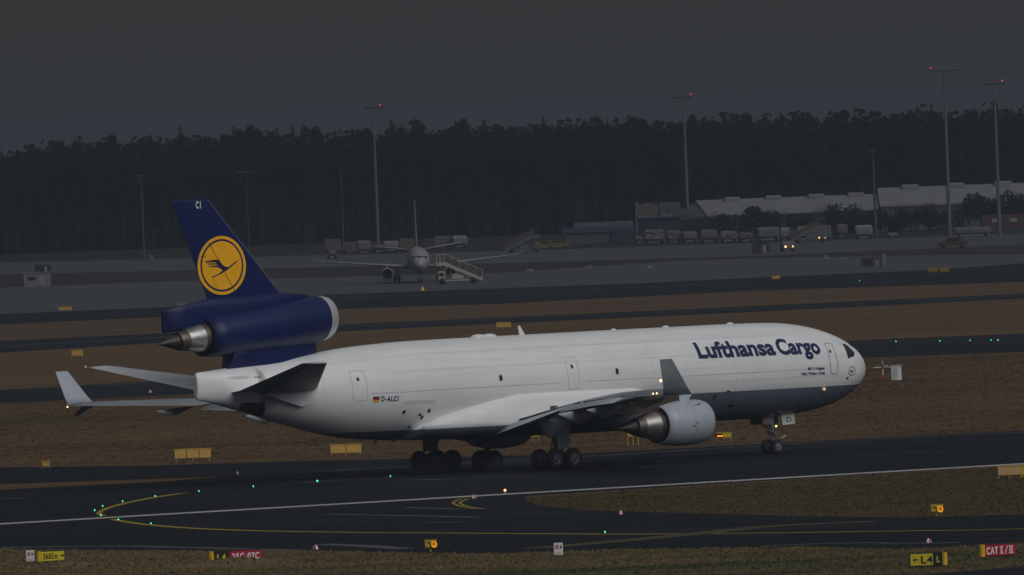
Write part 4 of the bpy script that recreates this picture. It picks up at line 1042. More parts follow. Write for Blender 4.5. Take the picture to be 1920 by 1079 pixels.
def inset(px, py, m, label, cat='runway light', group=None, r=.07, h=.10):
    p = gp(px, py); e = oriented('inset_light', p, 0, label, cat, group)
    bm = bmesh.new(); revolve(bm, [(0, r*1.4), (h*.45, r*1.2), (h*.5, r*.8)], (0, 0, .0), (0, 0, 1), 10); obj('base', bm, M['strut'], e)
    bm = bmesh.new(); bmesh.ops.create_uvsphere(bm, u_segments=8, v_segments=5, radius=r, matrix=Matrix.Translation((0, 0, h))); obj('lens', bm, M[m], e, True)
gl = 'green lead-on lights of the taxiway turn'
for px, py, lb in ((177.5, 960, 'leftmost green light, outside the bend of the yellow hook line'), (189, 969.5, 'green light where the yellow hook line meets the white line'), (192.5, 952, 'green light on the upper bend of the yellow hook line'),
                   (230, 943, 'green light on the yellow hook line, just right of its bend'), (291, 933.5, 'green light where the yellow hook line thins out'), (373, 924, 'green light on bare asphalt, first beyond the end of the hook line'),
                   (475, 915, 'green light on asphalt, second beyond the end of the hook line'), (595, 905, 'brightest green light on the runway, left below the far main gear'), (732, 896, 'green light on the runway just left of the far main wheels'),
                   (222, 977.5, 'green light on the lower yellow line, left of two below the white line'), (283, 985, 'green light on the lower yellow line, right of two below the white line'), (1134.5, 1001, 'single green light on the long yellow line at bottom centre')):
    inset(px, py, 'lamp_green', lb, group=gl, r=.038 if px != 595 else .055)
for px, py, lb in ((1680, 642.5, 'green light on the taxiway right of the nose, leftmost'), (1762, 641.5, 'green light on the taxiway right of the nose, second from left'), (1819, 640.5, 'green light on the right taxiway, third from left'),
                   (1858, 640, 'green light on the right taxiway, left of the closest pair'), (1871, 640, 'green light on the right taxiway, right of the closest pair'), (1612, 528, 'faint green light on the farthest taxiway below the guard post')):
    inset(px, py, 'lamp_green', lb, group='green lights of the taxiways behind the jet', r=.045)
inset(947, 926, 'lamp_head', 'amber runway edge light on the white line below the jet', r=.075, h=.2)
0 and inset(1526, 981, 'lamp_red', 'tiny dim red light on the asphalt below the right guard light', r=.03)

def panel_sign(name, px, py0, py1, wpx, segs, label, m='board', rz=0.0, legs=2, group=None, lf=.25):
    """sign seen from its unlettered side"""
    p = gp(px, py1); sc = FPX/p.y; w, h = wpx/sc/cos(rz), (py1-py0)/sc
    e = oriented(name, p, rz, label, 'sign', group)
    lg = min(.25, h*.25) if lf == .25 else h*lf
    for k in range(segs):
        bm = bmesh.new(); x0 = -w/2+w*k/segs; ww = w/segs
        box(bm, (x0+ww/2, 0, lg+(h-lg)/2), (ww-.04, .16, h-lg), bev=.02); obj('board', bm, M[m], e)
    bm = bmesh.new(); box(bm, (0, .0, h+.015), (w+.04, .22, .04)); obj('rail', bm, M['capyellow'] if m != 'board' else M['board'], e)
    for k in range(legs+1):
        bm = bmesh.new(); bar(bm, (-w*.45+w*.9*k/legs, 0, 0), (-w*.45+w*.9*k/legs, 0, lg+.02), .035, 6); obj('leg', bm, M['signback'] if m == 'signback' else M['capyellow'], e)
    return e
M['tugyellow'] = mat('dull yellow tug paint', (.22, .16, .02), .6, var=.15)
M['signback'] = mat('weathered yellow sign back', (.55, .33, .07), .6, var=.15, scale=1.5)
panel_sign('sign_back', 361.5, 842.5, 865, 69, 3, 'three panelled yellow sign back on the grass below the tail', 'signback', radians(12))
panel_sign('sign_back', 648.5, 834, 855, 59, 2, 'two panelled yellow sign back left of the main wheels', 'signback', radians(12))
panel_sign('sign_back', 86, 865.5, 878, 15, 1, 'small square yellow sign alone on the grass at far left', 'signback')
panel_sign('sign_back', 944.5, 605, 617, 28, 1, 'orange brown sign board above the middle of the fuselage', 'signback')
panel_sign('sign_back', 1893, 874, 897, 46, 1, 'plain timber coloured sign back beside the white line at right edge', 'board', radians(10))
panel_sign('sign_back', 1918, 873, 897, 6, 1, 'yellow post sign cut by the right picture edge', 'signyellow')
panel_sign('sign_back', 122.5, 576, 584.5, 25, 1, 'small orange sign far off on the left apron edge', 'signback')
panel_sign('sign_back', 1455, 518, 525, 16, 1, 'tiny orange sign on the far apron edge right of centre', 'signback')
panel_sign('sign_back', 1749, 503, 512, 19, 1, 'left one of two dull yellow far signs on the right apron edge', 'tugyellow', group='pair of dull yellow far signs')
panel_sign('sign_back', 1771, 503, 512, 17, 1, 'right one of two dull yellow far signs on the right apron edge', 'tugyellow', group='pair of dull yellow far signs')
panel_sign('sign_back', 145, 657, 671, 22, 1, 'orange sign in the haze on the grass left of the tail engine', 'signback')
panel_sign('sign_back', 342, 570.5, 575.5, 20, 1, 'dark low sign peeping out above the tail fairing', 'wingdark')
panel_sign('sign_back', 1000, 813, 828, 24, 1, 'yellow sign seen between nacelle and belly behind the centre wheels', 'signback', lf=.55)
panel_sign('sign_back', 1187, 812, 836, 22, 1, 'yellow sign with thin legs behind the engine exhaust cone', 'signback', lf=.7)
e = panel_sign('guard_sign', 1358, 812, 827, 28, 1, 'low yellow sign with red lamps on the grass right of the engine', 'signyellow', lf=.4)
for k in range(3):
    bm = bmesh.new(); bmesh.ops.create_uvsphere(bm, u_segments=8, v_segments=5, radius=.05, matrix=Matrix.Translation((-.42+.13*k, -.12, .33))); obj('lamp', bm, M['lamp_orange'], e, True)
bm = bmesh.new(); box(bm, (-.36, -.085, .36), (.5, .03, .26)); obj('dark_panel', bm, M['signblack'], e)

# cabinet and striped pole with a cross arm right of the nose
p = gp(1681, 713); e = oriented('equipment_cabinet', p, 0, 'pale grey metal equipment cabinet standing on grass right of the nose', 'cabinet')
sc = FPX/p.y
bm = bmesh.new(); box(bm, (-.17, 0, .62), (.50, .6, 1.06), bev=.01); obj('body', bm, M['offwhite'], e)
bm = bmesh.new(); box(bm, (.25, .05, .62), (.32, .6, 1.04), bev=.01); obj('door', bm, M['white'], e)
bm = bmesh.new(); box(bm, (0, 0, .05), (.78, .55, .10)); obj('plinth', bm, M['white'], e)
bm = bmesh.new(); box(bm, (0, 0, 1.17), (.86, .66, .03)); obj('lid', bm, M['white'], e)
p = gp(1656, 713); e = oriented('striped_pole', p, 0, 'red and white banded pole with thin cross arm beside the grey cabinet', 'pole')
z = 0
for k, (h, c, r) in enumerate(((.40, 'red', .055), (.45, 'white', .05), (.40, 'red', .05), (.32, 'white', .035), (.28, 'winggrey', .015))):
    bm = bmesh.new(); bar(bm, (0, 0, z), (0, 0, z+h), r, 10); obj('band', bm, M[c], e); z += h
bm = bmesh.new(); bar(bm, (-.75, 0, 1.02), (.62, .1, 1.02), .03, 6); obj('cross_arm', bm, M['white'], e)
bm = bmesh.new(); bar(bm, (-.38, 0, .92), (-.38, 0, 1.24), .02, 6); bar(bm, (.08, 0, 1.10), (.42, 0, 1.16), .05, 8); obj('sensor', bm, M['offwhite'], e)

# ================================================================== THE PARKED AIRLINER AND ITS STAIRS
AP = gp(787, 531)
air = empty('parked_airliner', AP, -pi/2 + radians(1.0), 'small white twin jet airliner parked nose on in the haze on the apron', 'airplane')
# own frame: +x = nose (towards the viewer)
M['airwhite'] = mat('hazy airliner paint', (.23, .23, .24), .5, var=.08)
bm = bmesh.new(); rings = []
for (x, zc, hh, w) in ((5.0, 2.45, .02, .02), (4.8, 2.5, .5, .5), (4.2, 2.62, .95, .92), (3.0, 2.85, 1.38, 1.28), (1.2, 3.0, 1.62, 1.46), (-1, 3.05, 1.68, 1.50), (-16, 3.05, 1.68, 1.50), (-22, 3.4, 1.25, 1.2), (-27, 4.0, .6, .6), (-29, 4.3, .2, .2)):
    rings.append([(x, w*cos(q), zc+hh*sin(q)) for q in np.linspace(0, 2*pi, 32, endpoint=False)])
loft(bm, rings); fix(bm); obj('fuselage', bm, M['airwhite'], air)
bm = bmesh.new(); g_ = []
for t in np.linspace(-1, 1, 15):
    g_.append([bm.verts.new(((4.28 if z_ < 3.45 else 3.95)-.9*abs(t)**2, t*1.02, z_)) for z_ in (3.26-.06*abs(t), 3.66-.05*abs(t))])
for a_, b_ in zip(g_[:-1], g_[1:]):
    bm.faces.new((a_[0], b_[0], b_[1], a_[1]))
bmesh.ops.translate(bm, vec=(.22, 0, 0), verts=bm.verts); obj('cockpit_window', bm, M['glass'], air)
for side in (-1, 1):
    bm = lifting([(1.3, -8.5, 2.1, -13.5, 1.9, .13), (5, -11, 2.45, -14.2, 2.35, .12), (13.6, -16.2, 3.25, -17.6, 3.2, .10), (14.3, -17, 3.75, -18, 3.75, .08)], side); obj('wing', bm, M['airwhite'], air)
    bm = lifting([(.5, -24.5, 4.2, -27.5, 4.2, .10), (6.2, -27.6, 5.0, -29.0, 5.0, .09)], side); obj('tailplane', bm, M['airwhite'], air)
    o = Vector((-6.8, side*4.25, 1.25)); e = bpy.data.objects.new('engine', None); link(e, air)
    bm = bmesh.new(); revolve(bm, [(0, .70), (-.06, .76), (.1, .83), (.8, .88), (2.2, .80), (3.2, .62), (3.2, .5)], o, (-1, 0, 0), 28); obj('cowl', bm, M['airwhite'], e)
    bm = bmesh.new(); revolve(bm, [(.5, 0), (.5, .70), (0, .70)], o, (-1, 0, 0), 28); obj('fan_face', bm, M['dark'], e)
    bm = bmesh.new(); box(bm, (-9, side*4.25, 2.1), (3, .2, .5)); obj('pylon', bm, M['airwhite'], e)
    g = bpy.data.objects.new('main_gear', None); link(g, air)
    for dy in (-.32, .32): wheel(g, -11.5, side*2.9+dy, .5, .5, .3)
    bm = bmesh.new(); bar(bm, (-11.5, side*2.9, .5), (-11.5, side*2.7, 2.2), .14); bar(bm, (-11.5, side*2.9-.35, .5), (-11.5, side*2.9+.35, .5), .08); obj('strut', bm, M['strut'], g)
bm = bmesh.new(); loft(bm, [[(x0, t, z_), ((x0+x1)/2, 0.0+t*0, z_)] + [] if False else [(x0, 0, z_), ((x0+x1)/2, t, z_), (x1, 0, z_), ((x0+x1)/2, -t, z_)] for (x0, x1, t, z_) in ((-22, -28, .20, 4.4), (-27.2, -29.8, .10, 10.9))], smooth=False); fix(bm); obj('tail_fin', bm, M['airwhite'], air)
bm = bmesh.new(); box(bm, (-26, 0, 5.2), (2.2, .9, .7)); obj('tail_root', bm, M['red'], air) if False else bm.free()
g = bpy.data.objects.new('nose_gear', None); link(g, air)
for dy in (-.2, .2): wheel(g, 1.2, dy, .32, .32, .18)
bm = bmesh.new(); bar(bm, (1.2, 0, .3), (1.2, 0, 1.7), .09); obj('strut', bm, M['strut'], g)
bm = bmesh.new(); revolve(bm, [(0, .28), (.5, .10), (.55, 0)], (0, 0, 0), (0, 0, 1), 12)
tag(obj('traffic_cone', bm, M['capyellow'], None, loc=gp(792, 545)), 'yellow cone standing in front of the parked airliner\'s nose wheel', 'traffic cone')

def stairs_truck(name, px, py, k, rz, label, simple=False, mcol='offwhite', group=None):
    """passenger stairs on a truck; the stair rises towards -x"""
    e = oriented(name, gp(px, py), rz, label, 'stairs truck', group)
    L = 5.6*k
    bm = bmesh.new(); slab(bm, [(-2.6*k, 2.75*k), (-1.6*k, 2.95*k), (3.3*k, .72*k), (3.3*k, .32*k), (-1.6*k, 2.45*k), (-2.6*k, 2.35*k)], .75*k); fix(bm); obj('stair_flight', bm, M[mcol], e)
    n = 14
    for i in range(n):
        t = (i+.5)/n; bm = bmesh.new(); box(bm, (-1.6*k+4.9*k*t, -.0, 2.97*k-2.23*k*t+.03), (.22*k, 1.2*k, .05*k)); obj('step', bm, M['wingdark'], e)
    for s_ in (-1, 1):
        bm = bmesh.new(); bar(bm, (-2.6*k, s_*.75*k, 3.85*k), (-1.5*k, s_*.75*k, 3.95*k), .04*k, 6); bar(bm, (-1.5*k, s_*.75*k, 3.95*k), (3.3*k, s_*.75*k, 1.7*k), .04*k, 6)
        for t in (0, .2, .4, .6, .8, 1): bar(bm, (-1.6*k+4.9*k*t, s_*.75*k, 2.9*k-2.23*k*t), (-1.45*k+4.8*k*t, s_*.75*k, 3.95*k-2.25*k*t), .03*k, 5)
        for x in (-2.55, -2.1): bar(bm, (x*k, s_*.75*k, 2.7*k), (x*k, s_*.75*k, 3.9*k), .03*k, 5)
        obj('railing', bm, M[mcol], e)
        bm = bmesh.new(); slab(bm, [(-1.5*k, 3.0*k), (3.2*k, .85*k), (3.2*k, 1.5*k), (-1.5*k, 3.75*k)], .01); bmesh.ops.translate(bm, vec=(0, s_*.73*k, 0), verts=bm.verts); fix(bm)
        obj('side_panel', bm, M['hot'], e)
    bm = bmesh.new(); box(bm, (.2*k, 0, .5*k), (5.0*k, 1.0*k, .16*k)); obj('chassis', bm, M[mcol], e)
    bm = bmesh.new(); box(bm, (-2.0*k, 0, 1.05*k), (.9*k, 1.3*k, 1.3*k), bev=.08*k); c_ = obj('cab', bm, M[mcol], e)
    bm = bmesh.new(); box(bm, (-2.0*k, -.66*k, 1.3*k), (.6*k, .02, .5*k)); obj('window', bm, M['glass'], c_)
    bm = bmesh.new(); box(bm, (.1*k, 0, 1.0*k), (1.5*k, 1.0*k, .7*k), bev=.05); obj('engine_box', bm, M[mcol], e)
    for x in (-1.9, 2.2):
        for s_ in (-1, 1):
            bm = bmesh.new(); revolve(bm, [(-.12*k, 0), (-.12*k, .42*k), (.12*k, .42*k), (.12*k, 0)], (x*k, s_*.62*k, .42*k), (0, 1, 0), 18); obj('wheel', bm, M['black'], e)
    bm = bmesh.new()
    for (a_, b_) in (((-.5, 2.3), (-1.0, .55)), ((.4, 1.9), (.9, .55))): bar(bm, (a_[0]*k, 0, a_[1]*k), (b_[0]*k, 0, b_[1]*k), .06*k, 6)
    obj('lift_strut', bm, M[mcol], e)
    return e
M['stairwhite'] = mat('cream stair paint', (.36, .35, .31), .5, var=.1)
stairs_truck('stairs_truck', 857, 533, 1.02, radians(2), 'cream passenger stairs on a truck docked beside the parked airliner', mcol='stairwhite')

# ================================================================== FAR SIDE: masts, sheds, trailers, shrubs
YB = 2650.0
M['mast'] = mat('galvanised mast', (.092, .10, .11), .6, var=.1)
M['cream'] = mat('dull cream panels', (.10, .097, .093), .7, var=.18, scale=.8)
M['pinkish'] = mat('dull pinkish panels', (.085, .073, .072), .7, var=.2, scale=.8)
M['roofgrey'] = mat('light ribbed roof', (.165, .168, .172), .6, var=.12, scale=.15, stretch=(1, 4, 1))
M['wallgrey'] = mat('hall wall', (.065, .075, .080), .8, var=.2, scale=.3)
M['blue'] = mat('blue fascia', (.022, .045, .085), .6, var=.15)
M['bluedark'] = mat('dark blue sheet', (.006, .014, .036), .6, var=.15)
M['teal'] = mat('pale teal roof', (.07, .095, .105), .6, var=.1)
M['slat'] = mat('slatted wall', (.085, .09, .092), .7, var=.15)
M['brick'] = mat('reddish wall', (.065, .028, .026), .8, var=.2)
M['sitedark'] = mat('dark site cabin', (.03, .03, .032), .8)
M['farwhite'] = mat('far white panels', (.15, .15, .148), .6, var=.12)

M['faintmast'] = mat('dull dark mast', (.055, .06, .066), .7, var=.1)
M['sitedark'] = mat('dark site cabin', (.03, .03, .032), .8)
def mast(px, py_top, py_base, label, beacon=None, r=.30, arm=1.6, mm='mast', group='tall floodlight masts of the apron', heads=6, lean=0):
    p = gp(px, py_base); Y = p.y
    top = at(px - (py_base-py_top)*.0365, py_top, Y)
    e = empty('floodlight_mast', p, 0, label, 'mast', group); h = top.z
    bm = bmesh.new(); bar(bm, (0, 0, 0), (0, 0, h*.5), r, 10, r*.78); bar(bm, (0, 0, h*.5), (0, 0, h), r*.78, 10, r*.42); obj('pole', bm, M[mm], e)
    bm = bmesh.new(); box(bm, (0, 0, h), (arm*2, .25, .16)); obj('crossbar', bm, M['sitedark'] if beacon is not None else M[mm], e)
    for k in range(heads):
        bm = bmesh.new(); box(bm, (-arm+.2+(2*arm-.4)*k/(heads-1), -.2, h-.02), (.38, .35, .28)); obj('lamp_head', bm, M['sitedark'] if beacon is not None else M[mm], e)
    if beacon is not None:
        bm = bmesh.new(); bar(bm, (beacon, 0, h), (beacon, 0, h+.35), .05, 6); obj('beacon_post', bm, M['mast'], e)
        bm = bmesh.new(); bmesh.ops.create_uvsphere(bm, u_segments=8, v_segments=5, radius=.10, matrix=Matrix.Translation((beacon, 0, h+.5))); obj('beacon', bm, M['lamp_red'], e, True)
mast(709, 203, 458, 'floodlight mast with red beacon rising left of the parked airliner', 1.2, .33, 1.6)
mast(1291, 183, 446, 'floodlight mast with red beacon standing before the grey hall gable', 1.3, .33, 1.7)
mast(1781, 133, 444, 'tallest floodlight mast, red beacon on the left end of its crossbar', -2.1, .36, 2.5)
mast(1874.5, 158, 444, 'floodlight mast at far right, beacon on the right end of its crossbar', 1.3, .34, 1.8)
mast(270.5, 330, 487, 'faint short mast left of the jet tail', None, .18, .8, 'faintmast', heads=2)
mast(467, 323, 470, 'very faint mast with wide crossbar right of the jet tail', None, .10, 1.9, 'faintmast', heads=6)
mast(645, 320, 470, 'faint thin mast above the pinkish trailers left of the airliner', None, .13, .3, 'faintmast', heads=2)
mast(1642.5, 283, 446, 'dark mast standing where the hall roof steps up', None, .24, .7, 'faintmast', heads=2)

def hall_pt(px, py, Y): return at(px, py, Y)
def extrude_box(name, px0, px1, py_top, py_base, depth, m, parent=None, Y=None, loc0=None):
    """upright block whose front foot line sits on the ground"""
    p0, p1 = (gp(px0, py_base), gp(px1, py_base - .0365*(px1-px0))) if Y is None else (ground_px(px0, Y), ground_px(px1, Y))
    Yf = p0.y; z = at(px0, py_top, Yf).z
    return p0, p1, z

# big freight hall: two roof levels, gable towards the left
YH = 2760.0
e = empty('freight_hall', ground_px(1300, YH), 0, 'long pale roofed freight hall in the haze behind shrubs at right', 'building')
def rel(px, py, Y, root=e): return at(px, py, Y) - root.location
a = rel(1303, 377, YH+14); b = rel(1642, 363, YH+14); c = rel(1326, 403, YH); d = rel(1642, 392, YH)
zr, ze = (a.z+b.z)/2, (c.z+d.z)/2; x0, x1 = a.x, b.x+.2; g0 = a.x-2.4
bm = bmesh.new(); poly(bm, [(x0, 14, zr), (x1, 14, zr), (x1, -.3, ze-.1), (c.x, -.3, ze-.1)]); poly(bm, [(x0, 14, zr), (g0-1, 28, ze), (x1, 28, ze), (x1, 14, zr)])
poly(bm, [(x0, 14, zr-.25), (c.x, -.3, ze-.35), (x1, -.3, ze-.35), (x1, 14, zr-.25)]); poly(bm, [(c.x, -.3, ze-.1), (x1, -.3, ze-.1), (x1, -.3, ze-.35), (c.x, -.3, ze-.35)]); fix(bm)
rf = obj('roof', bm, M['roofgrey'], e)
bm = bmesh.new(); poly(bm, [(c.x+.1, 0, 0), (x1, 0, 0), (x1, 0, ze-.3), (c.x+.1, 0, ze-.3)]); poly(bm, [(c.x+.1, 0, 0), (c.x+.1, 0, ze-.3), (x0+.2, 13.8, zr-.3), (g0-1.4, 14, ze+.4), (g0-2.4, 13, ze-1.2), (g0-2.4, 13, 0)]); fix(bm)
obj('wall', bm, M['wallgrey'], e)
for k in range(22):
    x = c.x+.8+k*(x1-c.x-1)/22; bm = bmesh.new(); box(bm, (x, -.06, (ze-.4)/2), (.12, .10, ze-.6)); obj('wall_rib', bm, M['wallgrey'], e)
for px in (1372, 1450, 1530, 1604):
    q = rel(px, 368, YH+13); bm = bmesh.new(); box(bm, (q.x, 13, zr-.1), (2.8, 2.4, .9), bev=.2); obj('roof_vent', bm, M['roofgrey'], rf)
e2 = empty('freight_hall', ground_px(1760, YH), 0, 'taller right part of the pale roofed freight hall, running out of frame', 'building')
a = rel(1645, 353, YH+14, e2); b = rel(1915, 343, YH+14, e2); d = rel(1645, 386, YH, e2); zr, ze = (a.z+b.z)/2, d.z; x0, x1 = a.x, b.x+30
bm = bmesh.new(); poly(bm, [(x0, 14, zr), (x1, 14, zr), (x1, -.3, ze), (x0, -.3, ze)]); poly(bm, [(x0, 14, zr), (x0, 28, ze), (x1, 28, ze), (x1, 14, zr)])
poly(bm, [(x0, -.3, ze), (x1, -.3, ze), (x1, -.3, ze-.3), (x0, -.3, ze-.3)]); fix(bm); rf = obj('roof', bm, M['roofgrey'], e2)
bm = bmesh.new(); poly(bm, [(x0+.2, 0, 0), (x1, 0, 0), (x1, 0, ze-.3), (x0+.2, 0, ze-.3)]); poly(bm, [(x0+.2, 0, 0), (x0+.2, 0, ze-.3), (x0+.2, 14, zr-.3), (x0+.2, 28, ze-.3), (x0+.2, 28, 0)]); fix(bm); obj('wall', bm, M['wallgrey'], e2)
for px in (1706, 1792, 1880):
    q = rel(px, 352, YH+13, e2); bm = bmesh.new(); box(bm, (q.x, 13, zr-.1), (3.0, 2.6, 1.0), bev=.2); obj('roof_vent', bm, M['roofgrey'], rf)
for px in (1630, 1662, 1700):
    pass

# low blue fronted shed
YS = 2700.0
e = empty('blue_shed', ground_px(1125, YS), 0, 'low shed with blue fascia, pale slatted front and dark blue right end', 'building')
def rx(px): return (at(px, 430, YS) - e.location).x
def rz_(px, py): return at(px, py, YS).z
bm = bmesh.new(); box(bm, (rx(1124), 5, rz_(1124, 429)/2), (rx(1190)-rx(1060), 10, rz_(1124, 429))); obj('wall', bm, M['wallgrey'], e)
for k in range(19):
    x = rx(1062+k*4.6); bm = bmesh.new(); box(bm, (x, -.08, 1.2), (.28, .12, 2.1)); obj('slat', bm, M['slat'], e)
bm = bmesh.new(); box(bm, (rx(1120), -.25, rz_(1120, 431)), (rx(1192)-rx(1059), .3, .95)); obj('fascia', bm, M['blue'], e)
bm = bmesh.new(); box(bm, (rx(1168), -.4, 1.15), (rx(1190)-rx(1147), .6, 2.3)); obj('sheet_wall', bm, M['bluedark'], e)
bm = bmesh.new(); box(bm, (rx(1132), 4, rz_(1132, 421)), (rx(1188)-rx(1077), 8.5, .7)); obj('roof', bm, M['teal'], e)
e = empty('blue_annex', ground_px(1238, YS+20), 0, 'long dark blue low building part right of the blue shed, behind pale containers', 'building')
bm = bmesh.new(); box(bm, (0, 4, 1.9), (7.0, 8, 3.8)); obj('wall', bm, M['bluedark'], e); bm = bmesh.new(); box(bm, (0, 3.8, 3.95), (7.4, 8.4, .3)); obj('roof', bm, M['blue'], e)
def tower(px0, px1, py_top, Y, m, label, bump=True, name='utility_tower'):
    p = ground_px((px0+px1)/2, Y); e = empty(name, p, 0, label, 'building'); w = (px1-px0)*Y/FPX; h = at((px0+px1)/2, py_top, Y).z
    bm = bmesh.new(); box(bm, (0, 2.5, h/2), (w, 5, h)); obj('wall', bm, m, e)
    if bump:
        bm = bmesh.new(); box(bm, (-w/2+.3, 2.5, h+.25), (.6, 5, .5)); box(bm, (w*.05, 2.5, h+.12), (1.6, 4.6, .24)); obj('parapet', bm, m, e)
    for k in range(3):
        bm = bmesh.new(); box(bm, (-w*.28+w*.28*k, -.03, h*.62), (w*.12, .06, .6)); obj('window', bm, M['wingdark'], e)
tower(1193, 1236, 384, 2790, M['pinkish'], 'square pinkish brown block rising above the blue shed')
tower(1238, 1278, 380, 2800, M['wallgrey'], 'dark grey block between the pinkish block and the hall gable', False)
tower(1842, 1960, 402, 2705, M['brick'], 'low reddish building at the right edge beyond the white wagon', False, 'red_building')

# pale trailers, wrapped freight and containers in rows
def trailer(px0, px1, py0, py1, m, label, kind='box', group='pale freight trailers and wrapped pallets along the far road'):
    pc_ = gp((px0+px1)/2, (py1)); Y = pc_.y; sc = FPX/Y; w, h = (px1-px0)/sc, (py1-py0)/sc
    e = empty('freight_trailer' if kind != 'wrap' else 'wrapped_freight', pc_, 0, label, 'trailer' if kind != 'wrap' else 'cargo pallet', group)
    g = .45
    if kind == 'round':
        rings = []
        for t, k in ((0, .55), (.04, .8), (.12, 1), (.88, 1), (.96, .85), (1, .6)):
            x = -w/2+w*t; rings.append([(x, 1.3*k*np.sign(cos(q))*abs(cos(q))**.5, g+(h-g)/2+(h-g)/2*k*np.sign(sin(q))*abs(sin(q))**.5) for q in np.linspace(0, 2*pi, 20, endpoint=False)])
        bm = bmesh.new(); loft(bm, rings, smooth=False); fix(bm); obj('body', bm, m, e)
    else:
        bm = bmesh.new(); box(bm, (0, 0, g+(h-g)/2), (w, 2.5, h-g), bev=.35 if kind == 'wrap' else .08)
        if kind == 'wrap':
            bmesh.ops.subdivide_edges(bm, edges=bm.edges[:], cuts=2, use_grid_fill=True)
            for v in bm.verts: v.co += Vector((random.uniform(-.1, .1), random.uniform(-.1, .1), random.uniform(-.12, .12)))
        obj('body', bm, m, e)
        if kind == 'box':
            for k in range(max(2, int(w/1.2))):
                bm = bmesh.new(); x = -w/2+.3+k*(w-.6)/max(1, int(w/1.2)-1); box(bm, (x, -1.27, g+(h-g)/2), (.08, .05, h-g-.2)); obj('rib', bm, m, e)
    bm = bmesh.new(); box(bm, (0, 0, g-.08), (w*.96, 2.2, .16)); obj('chassis', bm, M['wingdark'], e)
    for x in (-w*.36, w*.36):
        for y in (-1.0, 1.0):
            bm = bmesh.new(); revolve(bm, [(-.1, 0), (-.1, .26), (.1, .26), (.1, 0)], (x, y, .26), (0, 1, 0), 12); obj('wheel', bm, M['black'], e)
TR = [(610, 640, 449, 476, 'pinkish', 'box', 'tall pinkish box trailer, leftmost of the row behind the airliner'), (614, 632, 470, 486, 'cream', 'wrap', 'small pale load low in front of the tall pinkish trailer'),
      (643, 668, 455, 477, 'pinkish', 'box', 'lower pinkish trailer second from the left behind the thin mast'), (669, 696, 451, 477, 'cream', 'round', 'pale humped trailer left of the tall floodlight mast'),
      (699, 722, 460, 475, 'pinkish', 'wrap', 'low wrapped load at the foot of the left floodlight mast'), (718, 748, 452, 473, 'farwhite', 'round', 'brightest humped white load just left of the airliner nose'),
      (750, 776, 448, 471, 'pinkish', 'box', 'pinkish trailer partly hidden by the airliner fuselage'), (792, 815, 448, 470, 'brick', 'box', 'reddish box right behind the airliner tail fin'),
      (815, 846, 443, 467, 'cream', 'box', 'cream ribbed trailer right of the airliner fin'), (847, 877, 442, 466, 'farwhite', 'round', 'white trailer with rounded end, rightmost behind the airliner'),
      (1190, 1208, 444, 459, 'pinkish', 'wrap', 'small load right of the dark blue sheet wall'), (1208, 1246, 431, 458, 'cream', 'wrap', 'tall cream wrapped load below the pinkish block'),
      (1249, 1278, 433, 457, 'pinkish', 'wrap', 'pinkish wrapped load left of the hall mast'), (1279, 1307, 434, 456, 'cream', 'round', 'rounded pale load at the foot of the hall mast'),
      (1312, 1346, 431, 456, 'pinkish', 'round', 'rounded pinkish load right of the hall mast'), (1350, 1383, 434, 455, 'cream', 'wrap', 'pale wrapped load below the dark bush'),
      (1385, 1412, 436, 455, 'pinkish', 'wrap', 'pinkish wrapped load behind the dark hut'), (1418, 1462, 426, 453, 'cream', 'round', 'long pale trailer above the two amber headlights'),
      (1463, 1481, 427, 453, 'farwhite', 'round', 'narrow white rounded end beside the long pale trailer'), (1493, 1520, 424, 452, 'cream', 'round', 'pale trailer left of the second stairs truck'),
      (1521, 1559, 423, 452, 'cream', 'box', 'pale trailer behind the second stairs truck'), (1568, 1590, 421, 447, 'pinkish', 'round', 'narrow pinkish rounded load alone left of the white van box'),
      (1602, 1637, 422, 449, 'farwhite', 'round', 'clean white rounded load left of the dark step mast'), (1664, 1683, 437, 448, 'farwhite', 'box', 'very small white box low among dark shrubs'),
      (1787, 1858, 426, 445, 'cream', 'round', 'long low pale wagon between the two right masts')]
for t in TR: trailer(t[0], t[1], t[2], t[3], M[t[4]], t[6], t[5])
stairs_truck('stairs_truck', 984, 474, .95, radians(180), 'grey lattice stairs truck alone left of the blue shed', mcol='mast')
st = stairs_truck('stairs_truck', 1521, 456, .95, radians(180), 'grey stairs truck with lit headlights among the pale trailers', mcol='mast')
for px, m_, r in ((1532, 'lamp_head', .13), (1543, 'lamp_head', .07)):
    q = at(px, 444.5, 2600) - st.location; bm = bmesh.new()
    q = Matrix.Rotation(-radians(180), 3, 'Z') @ q; bmesh.ops.create_uvsphere(bm, u_segments=8, v_segments=5, radius=r, matrix=Matrix.Translation((q.x, 1.2, q.z))); obj('headlight', bm, M[m_], st, True)
